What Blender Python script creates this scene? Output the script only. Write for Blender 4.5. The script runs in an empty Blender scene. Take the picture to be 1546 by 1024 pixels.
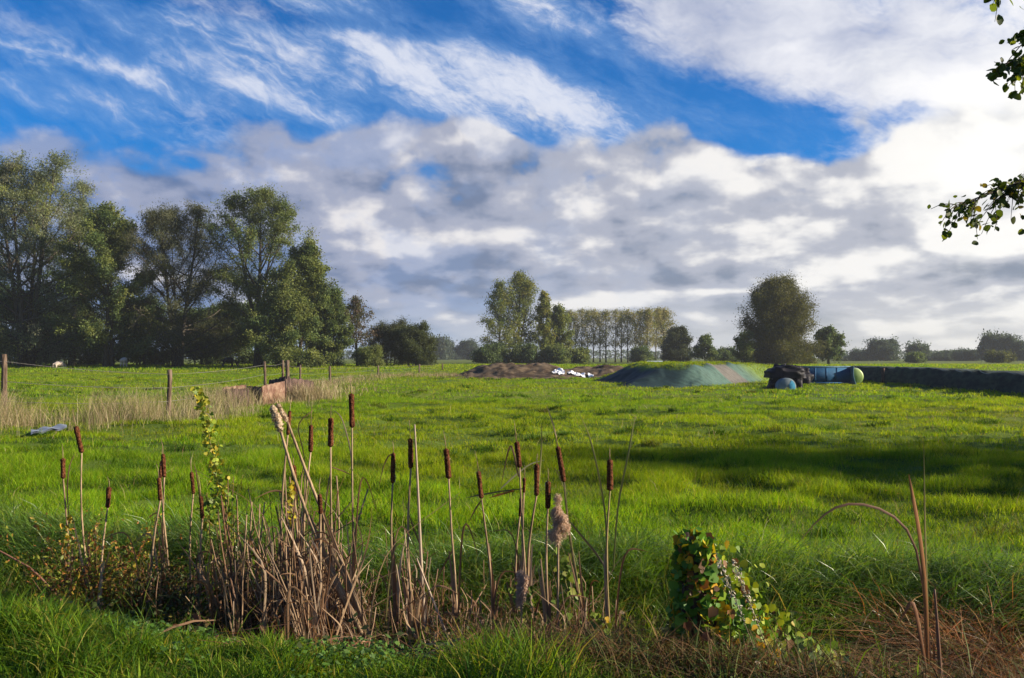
import bpy, math, random
import numpy as np
R = math.radians
scene = bpy.context.scene
col = scene.collection

# ------------------------------------------------------------------ camera
FOC, CX, CY = 1339.0, 773.0, 512.0            # focal length and centre in pixels of the 1546 x 1024 photograph
EYE, PITCH = 1.5, math.atan(28 / 1339.0)
cam = bpy.data.cameras.new('camera')
cam_o = bpy.data.objects.new('camera', cam)
col.objects.link(cam_o)
cam_o.location = (0, 0, EYE)
cam_o.rotation_euler = (R(90) + PITCH, 0, 0)
cam.sensor_width = 36.0
cam.lens = 36.0 * FOC / 1546.0
cam.clip_start, cam.clip_end = 0.05, 9000.0
scene.camera = cam_o

def ray(x, y):
    """direction through a point of the photograph, scaled so that its Y is 1"""
    a, b = (x - CX) / FOC, (CY - y) / FOC
    c, s = math.cos(PITCH), math.sin(PITCH)
    Y, Z = c - b * s, s + b * c
    return a / Y, Z / Y

def at(x, y, d):
    """the place at distance d (metres, along Y) that shows at a point of the photograph"""
    a, b = ray(x, y)
    return (a * d, d, EYE + b * d)

def azel(x, y):
    a, b = ray(x, y)
    return math.degrees(math.atan(a)), math.degrees(math.atan2(b, math.hypot(1, a)))

# ------------------------------------------------------------------ sun, exposure, renderer
SUN_AZ, SUN_EL = 93.0, 22.0                    # degrees right of the view, degrees up
sun = bpy.data.lights.new('sun', 'SUN')
sun_o = bpy.data.objects.new('sun', sun)
col.objects.link(sun_o)
sun.energy, sun.angle, sun.color = 5.0, R(0.5), (1.0, 0.87, 0.68)
sd = (math.sin(R(SUN_AZ)) * math.cos(R(SUN_EL)), math.cos(R(SUN_AZ)) * math.cos(R(SUN_EL)), math.sin(R(SUN_EL)))
from mathutils import Vector
sun_o.rotation_euler = Vector(sd).to_track_quat('Z', 'Y').to_euler()
sun_o.location = (60, 30, 40)

scene.render.engine = 'CYCLES'
scene.view_settings.view_transform = 'Standard'
scene.view_settings.look = 'None'
EXPO = 1.24
scene.view_settings.exposure = EXPO
scene.view_settings.gamma = 1.0
scene.view_settings.use_curve_mapping = False
cy = scene.cycles
cy.max_bounces, cy.diffuse_bounces, cy.glossy_bounces = 6, 4, 2
cy.transmission_bounces, cy.transparent_max_bounces, cy.volume_bounces = 4, 4, 0
cy.caustics_reflective = cy.caustics_refractive = False
cy.sample_clamp_indirect = 4.0
try:
    cy.use_denoising = True
    cy.denoiser = 'OPENIMAGEDENOISE'
except Exception:
    pass

# ------------------------------------------------------------------ node expressions
class Ex:
    """a float socket that can be calculated with"""
    nt = None
    def __init__(self, s): self.s = s
    @staticmethod
    def op(o, *a, clamp=False):
        n = Ex.nt.nodes.new('ShaderNodeMath'); n.operation = o; n.use_clamp = clamp
        for i, v in enumerate(a):
            if isinstance(v, Ex): Ex.nt.links.new(v.s, n.inputs[i])
            else: n.inputs[i].default_value = float(v)
        return Ex(n.outputs[0])
    def __add__(a, b): return Ex.op('ADD', a, b)
    __radd__ = __add__
    def __mul__(a, b): return Ex.op('MULTIPLY', a, b)
    __rmul__ = __mul__
    def __sub__(a, b): return Ex.op('SUBTRACT', a, b)
    def __rsub__(a, b): return Ex.op('SUBTRACT', b, a)
    def __truediv__(a, b): return Ex.op('DIVIDE', a, b)
    def clamp(a): return Ex.op('ADD', a, 0.0, clamp=True)

def smooth(x, lo, hi):
    n = Ex.nt.nodes.new('ShaderNodeMapRange'); n.interpolation_type = 'SMOOTHSTEP'
    Ex.nt.links.new(x.s, n.inputs['Value'])
    n.inputs['From Min'].default_value, n.inputs['From Max'].default_value = lo, hi
    return Ex(n.outputs['Result'])

def vec(x, y, z=0.0):
    n = Ex.nt.nodes.new('ShaderNodeCombineXYZ')
    for i, v in enumerate((x, y, z)):
        if isinstance(v, Ex): Ex.nt.links.new(v.s, n.inputs[i])
        else: n.inputs[i].default_value = v
    return n.outputs[0]

def noise(v, scale, detail=5.0, rough=0.55, dist=0.0, dim='3D'):
    n = Ex.nt.nodes.new('ShaderNodeTexNoise'); n.noise_dimensions = dim
    if v is not None: Ex.nt.links.new(v, n.inputs['Vector'])
    n.inputs['Scale'].default_value, n.inputs['Detail'].default_value = scale, detail
    n.inputs['Roughness'].default_value, n.inputs['Distortion'].default_value = rough, dist
    return Ex(n.outputs['Fac'])

def mixc(f, a, b):
    n = Ex.nt.nodes.new('ShaderNodeMix'); n.data_type = 'RGBA'; n.clamp_factor = True
    for i, v in ((0, f), (6, a), (7, b)):
        if isinstance(v, Ex): Ex.nt.links.new(v.s, n.inputs[i])
        elif isinstance(v, (int, float)): n.inputs[i].default_value = v
        elif isinstance(v, tuple): n.inputs[i].default_value = (*v[:3], 1)
        else: Ex.nt.links.new(v, n.inputs[i])
    return n.outputs[2]

def vscale(c, f):
    n = Ex.nt.nodes.new('ShaderNodeVectorMath'); n.operation = 'SCALE'
    Ex.nt.links.new(c, n.inputs[0])
    if isinstance(f, Ex): Ex.nt.links.new(f.s, n.inputs['Scale'])
    else: n.inputs['Scale'].default_value = f
    return n.outputs[0]

def lin(r, g, b):
    f = lambda c: c / 12.92 if c <= 0.04045 else ((c + 0.055) / 1.055) ** 2.4
    return (f(r / 255), f(g / 255), f(b / 255))

# ------------------------------------------------------------------ the sky: Nishita air with layers of cloud
def build_sky():
    w = bpy.data.worlds.new('World'); scene.world = w; w.use_nodes = True
    nt = w.node_tree; nt.nodes.clear(); Ex.nt = nt
    out = nt.nodes.new('ShaderNodeOutputWorld'); bg = nt.nodes.new('ShaderNodeBackground')
    nt.links.new(bg.outputs[0], out.inputs[0])
    STR = 0.1
    bg.inputs['Strength'].default_value = STR
    sky = nt.nodes.new('ShaderNodeTexSky'); sky.sky_type = 'NISHITA'; sky.sun_disc = False
    sky.sun_elevation, sky.sun_rotation = R(SUN_EL), R(SUN_AZ)
    sky.ozone_density, sky.dust_density, sky.air_density = 3.0, 0.3, 1.0
    tc = nt.nodes.new('ShaderNodeTexCoord')
    sp = nt.nodes.new('ShaderNodeSeparateXYZ'); nt.links.new(tc.outputs['Generated'], sp.inputs[0])
    dx, dy, dz = (Ex(sp.outputs[i]) for i in range(3))
    A = Ex.op('ARCTAN2', dx, dy) * 57.29578                   # compass bearing and height in the sky, degrees
    E = Ex.op('ARCSINE', dz) * 57.29578
    V = Ex.op('LOGARITHM', Ex.op('MAXIMUM', E, 0.0) + 8.0, math.e) * 23.0    # clouds flatten towards the horizon
    wob = noise(vec(A, V), 0.22, 4.0, 0.6)                    # ragged edges
    wob2 = noise(vec(A + 40.0, V), 0.22, 4.0, 0.6)
    Aw, Ew = A + (wob - 0.5) * 5.0, E + (wob2 - 0.5) * 3.2

    def blob(x, y, sx, sy, rot=0.0, a=A, e=E):
        """a soft patch of cloud round the direction that a point of the photograph looks in; sizes in its pixels"""
        az, el = azel(x, y); k = 24.0
        u, v = a - az, e - el
        c, s = math.cos(R(rot)), math.sin(R(rot))
        p, q = (u * c + v * s) * (k / sx), (v * c - u * s) * (k / sy)
        return Ex.op('EXPONENT', (p * p + q * q) * -1.0)
    def total(*bs):
        t = None
        for wgt, b in bs:
            t = b * wgt if t is None else t + b * wgt
        return t
    # closeness to the bright part of the sky in front of the sun
    gaz, gel = azel(1500, 190)
    sx_ = A - gaz; ey_ = E - gel
    glow = Ex.op('EXPONENT', (sx_ * sx_ * 0.0125 + ey_ * ey_ * 0.0085) * -1.0)
    side = smooth(A, -28.0, 26.0)                             # the clouds are lit more towards the sun

    puff = lambda a, v: noise(vec(a * 0.34 + 2.0 + (wob - 0.5) * 0.5, v * 0.40), 1.0, 6.0, 0.50, 0.1)
    f5 = puff(A, V); f6 = puff(A + 0.35, V + 0.75)
    # 1 open air
    blue = nt.nodes.new('ShaderNodeMix'); blue.data_type = 'RGBA'; blue.blend_type = 'MULTIPLY'
    blue.inputs[0].default_value = 1.0
    nt.links.new(sky.outputs[0], blue.inputs[6]); blue.inputs[7].default_value = (*SKY_TINT, 1)
    c = blue.outputs[2]
    def cl(r, g, b, k=1.0):                                   # cloud radiance behind the Background strength
        return tuple(v * k / STR for v in lin(r, g, b))
    # 2 high streaks of ice cloud, drawn out down to the right
    rot = R(-24)
    p = A * math.cos(rot) + E * math.sin(rot); q = E * math.cos(rot) - A * math.sin(rot)
    st1 = noise(vec(p * 0.115, q * 0.44 + (wob - 0.5) * 1.5), 1.0, 8.0, 0.62, 0.55)
    st2 = noise(vec(p * 0.42 + 7.0, q * 0.85 + (wob2 - 0.5) * 1.6), 1.0, 6.0, 0.65, 0.8)
    st3 = noise(vec(p * 0.5 + 3.0, q * 2.4 + (wob - 0.5) * 2.0), 1.0, 6.0, 0.7, 0.5)
    cir = (st1 - 0.5) * 2.4 + (st2 - 0.5) * 1.2 + (st3 - 0.5) * 0.6
    field = total((0.55, blob(690, 110, 150, 60, -18)), (0.7, blob(60, 75, 110, 12, -14, Aw, Ew)), (0.65, blob(205, 112, 90, 14, -14, Aw, Ew)), (0.62, blob(330, 95, 230, 60, -16)),
                  (0.85, blob(830, 25, 150, 30, -24)), (0.62, blob(540, 62, 150, 26, -28)), (0.75, blob(850, 150, 180, 42, -28)), (0.5, blob(120, 150, 220, 30, -6)),
                  (0.5, blob(420, 150, 160, 18, -20)), (-0.7, blob(340, 8, 330, 14, -3)), (-0.5, blob(650, 15, 70, 20, -10)), (-0.4, blob(420, 190, 150, 12, 0)), (0.45, blob(640, 60, 260, 40, -25)), (0.45, blob(420, 60, 200, 40, -20)), (0.3, blob(720, 190, 200, 30, -20)))
    ca = smooth(cir * 0.72 + field * 0.95, -0.2, 1.35)
    c = mixc(ca * 0.92, c, mixc(smooth(ca, 0.35, 0.95), cl(140, 178, 228), cl(232, 236, 248)))
    # 3 the bright sheet upper right
    sheet = total((1.0, blob(1240, 50, 270, 105, -14)), (0.75, blob(1060, 30, 120, 70, -30)), (0.9, blob(1470, 130, 170, 190)), (-0.8, blob(1000, 140, 60, 36, -30)),
                  (-0.46, blob(1120, 172, 150, 28, -13)), (-0.7, blob(905, 55, 40, 40, -40)), (-0.4, blob(1240, 195, 80, 26, -13)))
    f4 = noise(vec(A * 0.09 + 3.0, E * 0.16 + (wob - 0.5) * 0.4), 1.0, 7.0, 0.6, 0.3)
    sa = smooth(sheet + (f4 - 0.5) * 2.2 + cir * 0.62 + (f5 - 0.5) * 0.7, 0.0, 1.2)
    sheetlit = (0.48 + (f4 - 0.5) * 2.2 + glow * 0.55 - blob(1300, 90, 60, 45, 0) * 0.35 - blob(1110, 60, 120, 40, -20) * 0.1).clamp()
    c = mixc(sa, c, mixc(sheetlit, cl(150, 164, 198), cl(250, 250, 255, 1.0)))
    # 4 the broken deck of heaped cloud below
    def deck(a, v): return noise(vec(a * 0.10, v * 0.15), 1.0, 7.0, 0.46, 0.2)
    f1 = deck(A, V); f2 = deck(A + 1.1, V + 2.2)
    f3 = noise(vec(A * 0.035 + 9.0, V * 0.13), 1.0, 4.0, 0.5, 0.2)
    bumps = total((2.3, blob(690, 205, 105, 34, 0)), (1.4, blob(400, 205, 75, 30)), (1.2, blob(530, 225, 70, 30)), (1.5, blob(1040, 205, 85, 30, -14)), (1.0, blob(880, 225, 90, 26)),
                  (-2.6, blob(790, 195, 55, 16, -20)), (-2.6, blob(1180, 205, 150, 26, -10)), (-1.6, blob(470, 190, 36, 22)), (-1.2, blob(515, 290, 30, 16)), (2.2, blob(1460, 240, 170, 70)), (-1.0, blob(210, 190, 160, 16)))
    d0 = (14.4 - E) * 0.46 + bumps + (f1 - 0.5) * 6.0 + (f5 - 0.5) * 3.4
    da = smooth(d0 - (1.0 - smooth(A, -26.0, -12.0)) * 0.5, 0.0, 1.2) * (1.0 - (1.0 - smooth(A, -28.0, -10.0)) * smooth(E, 9.0, 15.0) * 0.45)
    gaps = smooth(f1 * 0.75 + f3 * 0.25, 0.28, 0.42)          # thin places where the blue shows palely
    tone = total((0.38, blob(500, 362, 50, 26, -8, Aw, Ew)), (0.38, blob(585, 378, 38, 28, 0, Aw, Ew)), (0.30, blob(660, 415, 110, 9, 0, Aw, Ew)), (0.24, blob(880, 380, 110, 15, 0, Aw, Ew)),
                 (-0.42, blob(1085, 408, 115, 22, 0, Aw, Ew)), (-0.25, blob(820, 308, 30, 20, 0, Aw, Ew)), (-0.22, blob(660, 375, 60, 24, 0, Aw, Ew)), (-0.16, blob(540, 215, 80, 22, 0, Aw, Ew)),
                 (-0.13, blob(300, 275, 260, 40, 0, Aw, Ew)), (0.22, blob(690, 200, 110, 26, 0, Aw, Ew)), (-0.16, blob(740, 255, 130, 14, 0, Aw, Ew)), (0.14, blob(400, 255, 55, 25, 0, Aw, Ew)), (0.28, blob(1120, 440, 150, 4)),
                 (-0.18, blob(1250, 470, 120, 20, 0, Aw, Ew)), (-0.22, blob(1440, 250, 60, 22, 0, Aw, Ew)), (-0.16, blob(1270, 265, 60, 18, 0, Aw, Ew)), (-0.12, blob(600, 480, 260, 30)), (-0.15, blob(1400, 420, 90, 18, 0, Aw, Ew)))
    t = (0.37 - (1.0 - smooth(E, 2.0, 11.0)) * 0.10 + (f1 - f2) * 3.0 + (f5 - f6) * 0.85 + (f5 - 0.5) * 0.35 + (f3 - 0.5) * 0.8 + side * 0.24 + glow * 0.35 + tone)
    t = t.clamp()
    dark = mixc(side, cl(100, 120, 160), cl(132, 142, 160))
    mid = mixc(side, cl(158, 166, 192), cl(184, 187, 198))
    lite = mixc(side, cl(232, 228, 230), cl(252, 249, 245))
    dc = mixc(smooth(t, 0.5, 1.0), mixc(smooth(t, 0.02, 0.5), dark, mid), lite)
    dc = mixc(((1.0 - gaps) * 0.6 + (1.0 - side) * smooth(wob + (f3 - 0.5) * 0.5, 0.48, 0.62) * 0.35).clamp(), dc, mixc(side, cl(112, 155, 222), cl(190, 206, 230)))
    c = mixc(da * 0.97, c, dc)
    # 5 pale air close to the horizon
    hz = 1.0 - smooth(E + (f5 - 0.5) * 2.0, 0.2, 4.6)
    c = mixc(hz * 0.6, c, mixc(side, cl(168, 192, 224), cl(222, 220, 214)))
    # 6 the glare in front of the sun
    c = mixc(smooth(glow + (f1 - 0.5) * 1.0 + (f4 - 0.5) * 1.1 + (f5 - 0.5) * 0.5, 0.45, 1.3), c, cl(255, 254, 250, 1.08))
    nt.links.new(vscale(c, 2 ** -EXPO), bg.inputs['Color'])
    w.cycles.sampling_method = 'NONE'
SKY_TINT = (0.06, 0.72, 1.4)
build_sky()

# ------------------------------------------------------------------ materials
def material(name):
    m = bpy.data.materials.new(name); m.use_nodes = True
    nt = m.node_tree; Ex.nt = nt
    return m, nt, nt.nodes['Principled BSDF'], nt.nodes['Material Output']

def leaf_mat(name, trans=0.4, rough=0.55, spec=0.25, warm=(1.15, 1.1, 0.55)):
    """thin leaves and blades: the colour of each leaf is stored on its mesh; some light comes through"""
    m, nt, b, out = material(name)
    a = nt.nodes.new('ShaderNodeAttribute'); a.attribute_name = 'Col'
    nt.links.new(a.outputs['Color'], b.inputs['Base Color'])
    b.inputs['Roughness'].default_value = rough
    b.inputs['Specular IOR Level'].default_value = spec
    t = nt.nodes.new('ShaderNodeBsdfTranslucent')
    v = nt.nodes.new('ShaderNodeVectorMath'); v.operation = 'MULTIPLY'
    nt.links.new(a.outputs['Color'], v.inputs[0]); v.inputs[1].default_value = warm
    nt.links.new(v.outputs[0], t.inputs[0])
    mx = nt.nodes.new('ShaderNodeMixShader'); mx.inputs[0].default_value = trans
    nt.links.new(b.outputs[0], mx.inputs[1]); nt.links.new(t.outputs[0], mx.inputs[2])
    nt.links.new(mx.outputs[0], out.inputs[0])
    return m

def rough_mat(name, c1, c2, scale=8.0, rough=0.9, spec=0.2, bump=0.0, stretch=(1, 1, 1), lo=0.35, hi=0.65, metal=0.0, detail=6.0):
    """two colours of the same stuff broken up by noise"""
    m, nt, b, out = material(name)
    tc = nt.nodes.new('ShaderNodeTexCoord'); mp = nt.nodes.new('ShaderNodeMapping')
    mp.inputs['Scale'].default_value = stretch
    nt.links.new(tc.outputs['Object'], mp.inputs[0])
    n = noise(mp.outputs[0], scale, detail, 0.6)
    nt.links.new(mixc(smooth(n, lo, hi), tuple(c1), tuple(c2)), b.inputs['Base Color'])
    b.inputs['Roughness'].default_value = rough; b.inputs['Metallic'].default_value = metal
    b.inputs['Specular IOR Level'].default_value = spec
    if bump:
        bp = nt.nodes.new('ShaderNodeBump'); bp.inputs['Strength'].default_value = bump; bp.inputs['Distance'].default_value = 0.05
        nt.links.new(n.s, bp.inputs['Height']); nt.links.new(bp.outputs[0], b.inputs['Normal'])
    return m

# ------------------------------------------------------------------ meshes
def mesh(name, V, polys, mat, parent=None, cols=None, smooth_=False, loc=None):
    V = np.asarray(V, np.float32).reshape(-1, 3)
    me = bpy.data.meshes.new(name)
    polys = [np.asarray(p, np.int32) for p in polys if len(p)]
    me.vertices.add(len(V)); me.vertices.foreach_set('co', V.ravel())
    tot = np.concatenate([np.full(len(p), p.shape[1], np.int32) for p in polys])
    me.loops.add(int(tot.sum())); me.loops.foreach_set('vertex_index', np.concatenate([p.ravel() for p in polys]))
    me.polygons.add(len(tot))
    me.polygons.foreach_set('loop_start', np.concatenate([[0], np.cumsum(tot)[:-1]]).astype(np.int32))
    me.polygons.foreach_set('loop_total', tot)
    if smooth_: me.polygons.foreach_set('use_smooth', np.ones(len(tot), bool))
    if cols is not None:
        at_ = me.attributes.new('Col', 'FLOAT_COLOR', 'POINT')
        c4 = np.ones((len(V), 4), np.float32); c4[:, :3] = cols
        at_.data.foreach_set('color', c4.ravel())
    me.update()
    me.materials.append(mat)
    o = bpy.data.objects.new(name, me); col.objects.link(o)
    if parent is not None: o.parent = parent
    if loc is not None: o.location = loc
    return o

def tag(o, label=None, cat=None, group=None, kind=None):
    if label: o['label'] = label
    if cat: o['category'] = cat
    if group: o['group'] = group
    if kind: o['kind'] = kind
    return o

def thing(name, label, cat, loc=(0, 0, 0), group=None, rz=0.0):
    o = bpy.data.objects.new(name, None); col.objects.link(o)
    o.location = loc; o.rotation_euler.z = rz; o.empty_display_size = 0.2
    return tag(o, label, cat, group)

class Geo:
    """collects pieces of one mesh"""
    def __init__(s): s.v, s.q, s.t, s.c, s.n = [], [], [], [], 0
    def add(s, V, quads=None, tris=None, c=None):
        V = np.asarray(V, float).reshape(-1, 3)
        s.v.append(V)
        if quads is not None and len(quads): s.q.append(np.asarray(quads) + s.n)
        if tris is not None and len(tris): s.t.append(np.asarray(tris) + s.n)
        s.c.append(np.broadcast_to(np.asarray(c if c is not None else (0.5, 0.5, 0.5), float), (len(V), 3)))
        s.n += len(V)
    def build(s, name, mat, parent=None, smooth_=False, loc=None):
        polys = []
        if s.q: polys.append(np.concatenate(s.q))
        if s.t: polys.append(np.concatenate(s.t))
        return mesh(name, np.concatenate(s.v), polys, mat, parent, np.concatenate(s.c), smooth_, loc)

def unit(v): return v / np.maximum(np.linalg.norm(v, axis=-1, keepdims=True), 1e-9)

def tube(g, pts, rad, k=5, c=None, cap=True):
    pts = np.asarray(pts, float); rad = np.broadcast_to(np.asarray(rad, float), (len(pts),))
    t = unit(np.gradient(pts, axis=0))
    ref = np.array([0.0, 1.0, 0.0]) if abs(t[:, 1]).mean() < 0.85 else np.array([1.0, 0, 0])
    a = unit(np.cross(t, ref)); b = np.cross(t, a)
    th = np.arange(k) * 2 * math.pi / k
    V = pts[:, None] + rad[:, None, None] * (a[:, None] * np.cos(th)[None, :, None] + b[:, None] * np.sin(th)[None, :, None])
    S = len(pts); i = np.arange(S - 1)[:, None] * k; j = np.arange(k)[None]; j2 = (j + 1) % k
    q = np.stack([i + j, i + j2, i + k + j2, i + k + j], -1).reshape(-1, 4)
    V = V.reshape(-1, 3); tr = []
    if cap:
        V = np.vstack([V, pts[:1], pts[-1:]])
        for e, base, fl in ((S * k, 0, 1), (S * k + 1, (S - 1) * k, 0)):
            for jj in range(k):
                f = [base + jj, base + (jj + 1) % k, e]
                tr.append(f[::-1] if fl else f)
    g.add(V, q, tr, c)

def ribbons(g, C, side, W, cols):
    """N strips: centre lines C (N,S,3), side vectors (N,3), widths (N,S), colours (N,3)"""
    N, S = C.shape[:2]
    off = side[:, None, :] * (W[:, :, None] * 0.5)
    V = np.stack([C - off, C + off], 2).reshape(-1, 3)
    n = np.arange(N)[:, None] * (2 * S); s = np.arange(S - 1)[None] * 2
    b = (n + s).ravel()
    g.add(V, np.stack([b, b + 1, b + 3, b + 2], -1), None, np.repeat(cols, 2 * S, axis=0))

def cards(g, P, ax, sd, L, W, cols):
    """N leaves, each a rhombus with its own axis"""
    N = len(P)
    a, s = ax * (L[:, None] * 0.5), sd * (W[:, None] * 0.5)
    V = np.stack([P - a, P + s + a * 0.1, P + a, P - s + a * 0.1], 1).reshape(-1, 3)
    g.add(V, np.arange(N * 4).reshape(N, 4), None, np.repeat(cols, 4, axis=0))

def rand_unit(rng, n):
    return unit(rng.normal(size=(n, 3)))

def box(g, x0, x1, y0, y1, z0, z1, c=None):
    V = np.array([(x, y, z) for x in (x0, x1) for y in (y0, y1) for z in (z0, z1)])
    g.add(V, [(0, 1, 3, 2), (4, 6, 7, 5), (0, 4, 5, 1), (2, 3, 7, 6), (0, 2, 6, 4), (1, 5, 7, 3)], None, c)

# ------------------------------------------------------------------ lie of the land
_tab = np.random.default_rng(5).random((256, 256))
def vnoise(x, y):
    xi, yi = np.floor(x).astype(int), np.floor(y).astype(int)
    u, v = x - xi, y - yi
    u, v = u * u * (3 - 2 * u), v * v * (3 - 2 * v)
    T = lambda i, j: _tab[i & 255, j & 255]
    return (T(xi, yi) * (1 - u) + T(xi + 1, yi) * u) * (1 - v) + (T(xi, yi + 1) * (1 - u) + T(xi + 1, yi + 1) * u) * v
def fbm(x, y, o=4):
    s, a, t = 0, 1.0, 0
    for k in range(o):
        s = s + a * vnoise(x * 2 ** k + 17.3 * k, y * 2 ** k + 5.1 * k); t += a; a *= 0.5
    return s / t
def ss(a, b, x):
    u = np.clip((x - a) / (b - a), 0, 1); return u * u * (3 - 2 * u)
def near_edge(X): return 4.46 - 0.17 * np.clip(X, -8, 0) - 0.32 * np.clip(X, 0, 4) + 0.12 * np.sin(X * 1.7)
def far_edge(X): return 6.35 - 0.20 * np.clip(X, -8, 8) + 0.10 * np.sin(X * 2.3 + 1)
def mid_ditch(X): return 0.5 * (near_edge(X) + far_edge(X))
def ditch(X, Y):
    u = (Y - near_edge(X)) / (far_edge(X) - near_edge(X))
    return ss(-0.05, 0.35, u) * (1 - ss(0.42, 1.2, u))
def tuss(X, Y): return fbm(X * 1.15 + 3, Y * 1.25 + 8, 3)
def gz(X, Y):
    X, Y = np.asarray(X, float), np.asarray(Y, float)
    z = 0.5 * ss(60, 105, Y)
    z = z + (fbm(X * 0.75, Y * 0.75, 3) - 0.5) * 0.16 * ss(3, 8, Y) * (1 - 0.5 * ss(50, 90, Y)) + (fbm(X * 0.12 + 40, Y * 0.12, 2) - 0.5) * 0.16 * (1 - ss(90, 140, Y))
    z = z + 0.075 * (ss(0.44, 0.60, tuss(X, Y)) - 0.5) * ss(4, 9, Y) * (1 - 0.4 * ss(50, 90, Y))
    return z - 0.38 * ditch(X, Y)

# ground, one sheet to the horizon
def axis(step, n, grow):
    a = [0.0]; s = step
    for i in range(n): a.append(a[-1] + s); s *= grow
    return np.array(a)
xs = axis(0.16, 130, 1.052); xs = np.concatenate([-xs[:0:-1], xs])
ys = np.concatenate([-axis(0.8, 24, 1.28)[:0:-1], axis(0.13, 190, 1.0)[:-1], 0.13 * 189 + axis(0.14, 110, 1.06)])
GX, GY = np.meshgrid(xs, ys)
nx, ny = len(xs), len(ys)
gi = (np.arange(ny - 1)[:, None] * nx + np.arange(nx - 1)[None]).ravel()
wet = ditch(GX, GY).ravel()[:, None]
gn = fbm(GX * 0.5, GY * 0.5, 3).ravel()[:, None]
gcol = np.array([0.075, 0.115, 0.014]) * (0.8 + 0.5 * gn) + np.array([0.03, 0.02, 0.0]) * ss(0.5, 0.75, fbm(GX * 0.11 + 9, GY * 0.11, 3)).ravel()[:, None]
gcol = gcol + (np.array([0.085, 0.105, 0.02]) - gcol) * ss(100, 125, GY).ravel()[:, None] * 0.8
gcol = gcol * (1 - wet) + np.array([0.022, 0.017, 0.010]) * wet
m_ground, nt, b, out = material('pasture_soil')
a_ = nt.nodes.new('ShaderNodeAttribute'); a_.attribute_name = 'Col'
tc = nt.nodes.new('ShaderNodeTexCoord')
nn = noise(tc.outputs['Object'], 3.0, 6.0, 0.65)
nt.links.new(vscale(a_.outputs['Color'], nn * 0.9 + 0.55), b.inputs['Base Color'])
b.inputs['Roughness'].default_value = 1.0; b.inputs['Specular IOR Level'].default_value = 0.1
bp = nt.nodes.new('ShaderNodeBump'); bp.inputs['Strength'].default_value = 0.5; bp.inputs['Distance'].default_value = 0.08
nt.links.new(nn.s, bp.inputs['Height']); nt.links.new(bp.outputs[0], b.inputs['Normal'])
ground = mesh('ground', np.stack([GX, GY, gz(GX, GY)], -1), [np.stack([gi, gi + 1, gi + nx + 1, gi + nx], -1)], m_ground, cols=gcol, smooth_=True)
tag(ground, kind='structure')

# ------------------------------------------------------------------ grass
m_blade = leaf_mat('grass_blade', 0.52, 0.6, 0.10, (1.25, 1.15, 0.35))
m_dry = leaf_mat('dry_blade', 0.30, 0.7, 0.2, (1.1, 1.0, 0.8))
def pal(rng, n, cols, w):
    c = np.asarray(cols)[rng.choice(len(cols), n, p=np.asarray(w) / np.sum(w))]
    return c * rng.uniform(0.75, 1.3, (n, 1))
def wedge(rng, n, y0, y1, k=0.655, m=1.3):
    Y = y0 + (y1 - y0) * rng.random(int(n * 1.0)); wgt = (k * Y + m) / (k * y1 + m)
    Y = Y[rng.random(len(Y)) < wgt]
    return (k * Y + m) * rng.uniform(-1, 1, len(Y)), Y
def blades(g, rng, X, Y, h, w, cols, bend=0.6, S=3, lean=None, twist=None):
    n = len(X)
    th = rng.uniform(0, 2 * math.pi, n) if lean is None else lean
    d = np.stack([np.cos(th), np.sin(th), np.zeros(n)], -1)
    bd = bend * rng.uniform(0.25, 1.5, n)
    t = np.linspace(0, 1, S)
    base = np.stack([X, Y, gz(X, Y) - 0.01], -1)
    C = np.repeat(base[:, None], S, 1)
    C = C + d[:, None] * (h * bd)[:, None, None] * (t ** 1.8)[None, :, None]
    C[:, :, 2] += h[:, None] * (t[None] - 0.38 * np.minimum(bd, 1.4)[:, None] * t[None] ** 2.4)
    ps = rng.uniform(0, 2 * math.pi, n)
    side = np.stack([np.cos(ps), np.sin(ps), np.zeros(n)], -1)
    W = w[:, None] * np.array([0.75, 1.0, 0.8, 0.12])[None] if S == 4 else w[:, None] * np.array([0.9, 0.85, 0.08])[None]
    ribbons(g, C, side, W, cols)
GREEN = [(0.150, 0.232, 0.007), (0.200, 0.255, 0.009), (0.100, 0.188, 0.009), (0.27, 0.24, 0.06)]
def field_grass(rng, n, y0, y1, w, h0, h1, name, label):
    X, Y = wedge(rng, n, y0, y1)
    ok = Y > far_edge(X) - 0.35
    X, Y = X[ok], Y[ok]
    T = tuss(X, Y)
    ok = rng.random(len(X)) < 0.62 + 0.6 * ss(0.36, 0.52, T)
    X, Y, T = X[ok], Y[ok], T[ok]
    n = len(X)
    h = rng.uniform(h0, h1, n) * (0.62 + 0.6 * ss(0.42, 0.66, T))
    big = fbm(X * 0.16 + 30, Y * 0.16, 3)
    c = pal(rng, n, GREEN, [5, 3.2, 2.5, 0.7])
    c = c * (0.8 + 0.4 * ss(0.38, 0.6, T)[:, None]) * (0.72 + 0.56 * fbm(X * 4.3, Y * 3.1, 2)[:, None])
    yel = ss(0.42, 0.68, big)[:, None] * np.array([0.028, 0.014, 0.0])
    lush = ss(0.55, 0.35, big)[:, None]
    c = np.clip(c + yel - lush * np.array([0.02, 0.0, 0.0]), 0.004, 1)
    c = c * (1 + 0.22 * (1 - ss(6, 14, Y)))[:, None]
    g = Geo(); blades(g, rng, X, Y, h, np.full(n, w) * rng.uniform(0.7, 1.3, n), c, 0.65)
    o = g.build(name, m_blade); tag(o, label, 'grass', kind='stuff')
rg = np.random.default_rng(11)
field_grass(rg, 520000, 5.6, 14.0, 0.0050, 0.06, 0.16, 'pasture_grass', 'short green pasture grass just beyond the reed ditch')
field_grass(rg, 560000, 14.0, 32.0, 0.010, 0.05, 0.125, 'pasture_grass', 'bright green pasture grass in the middle of the field')
field_grass(rg, 420000, 32.0, 78.0, 0.024, 0.06, 0.15, 'pasture_grass', 'bright green pasture grass in the far half of the field')
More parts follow.
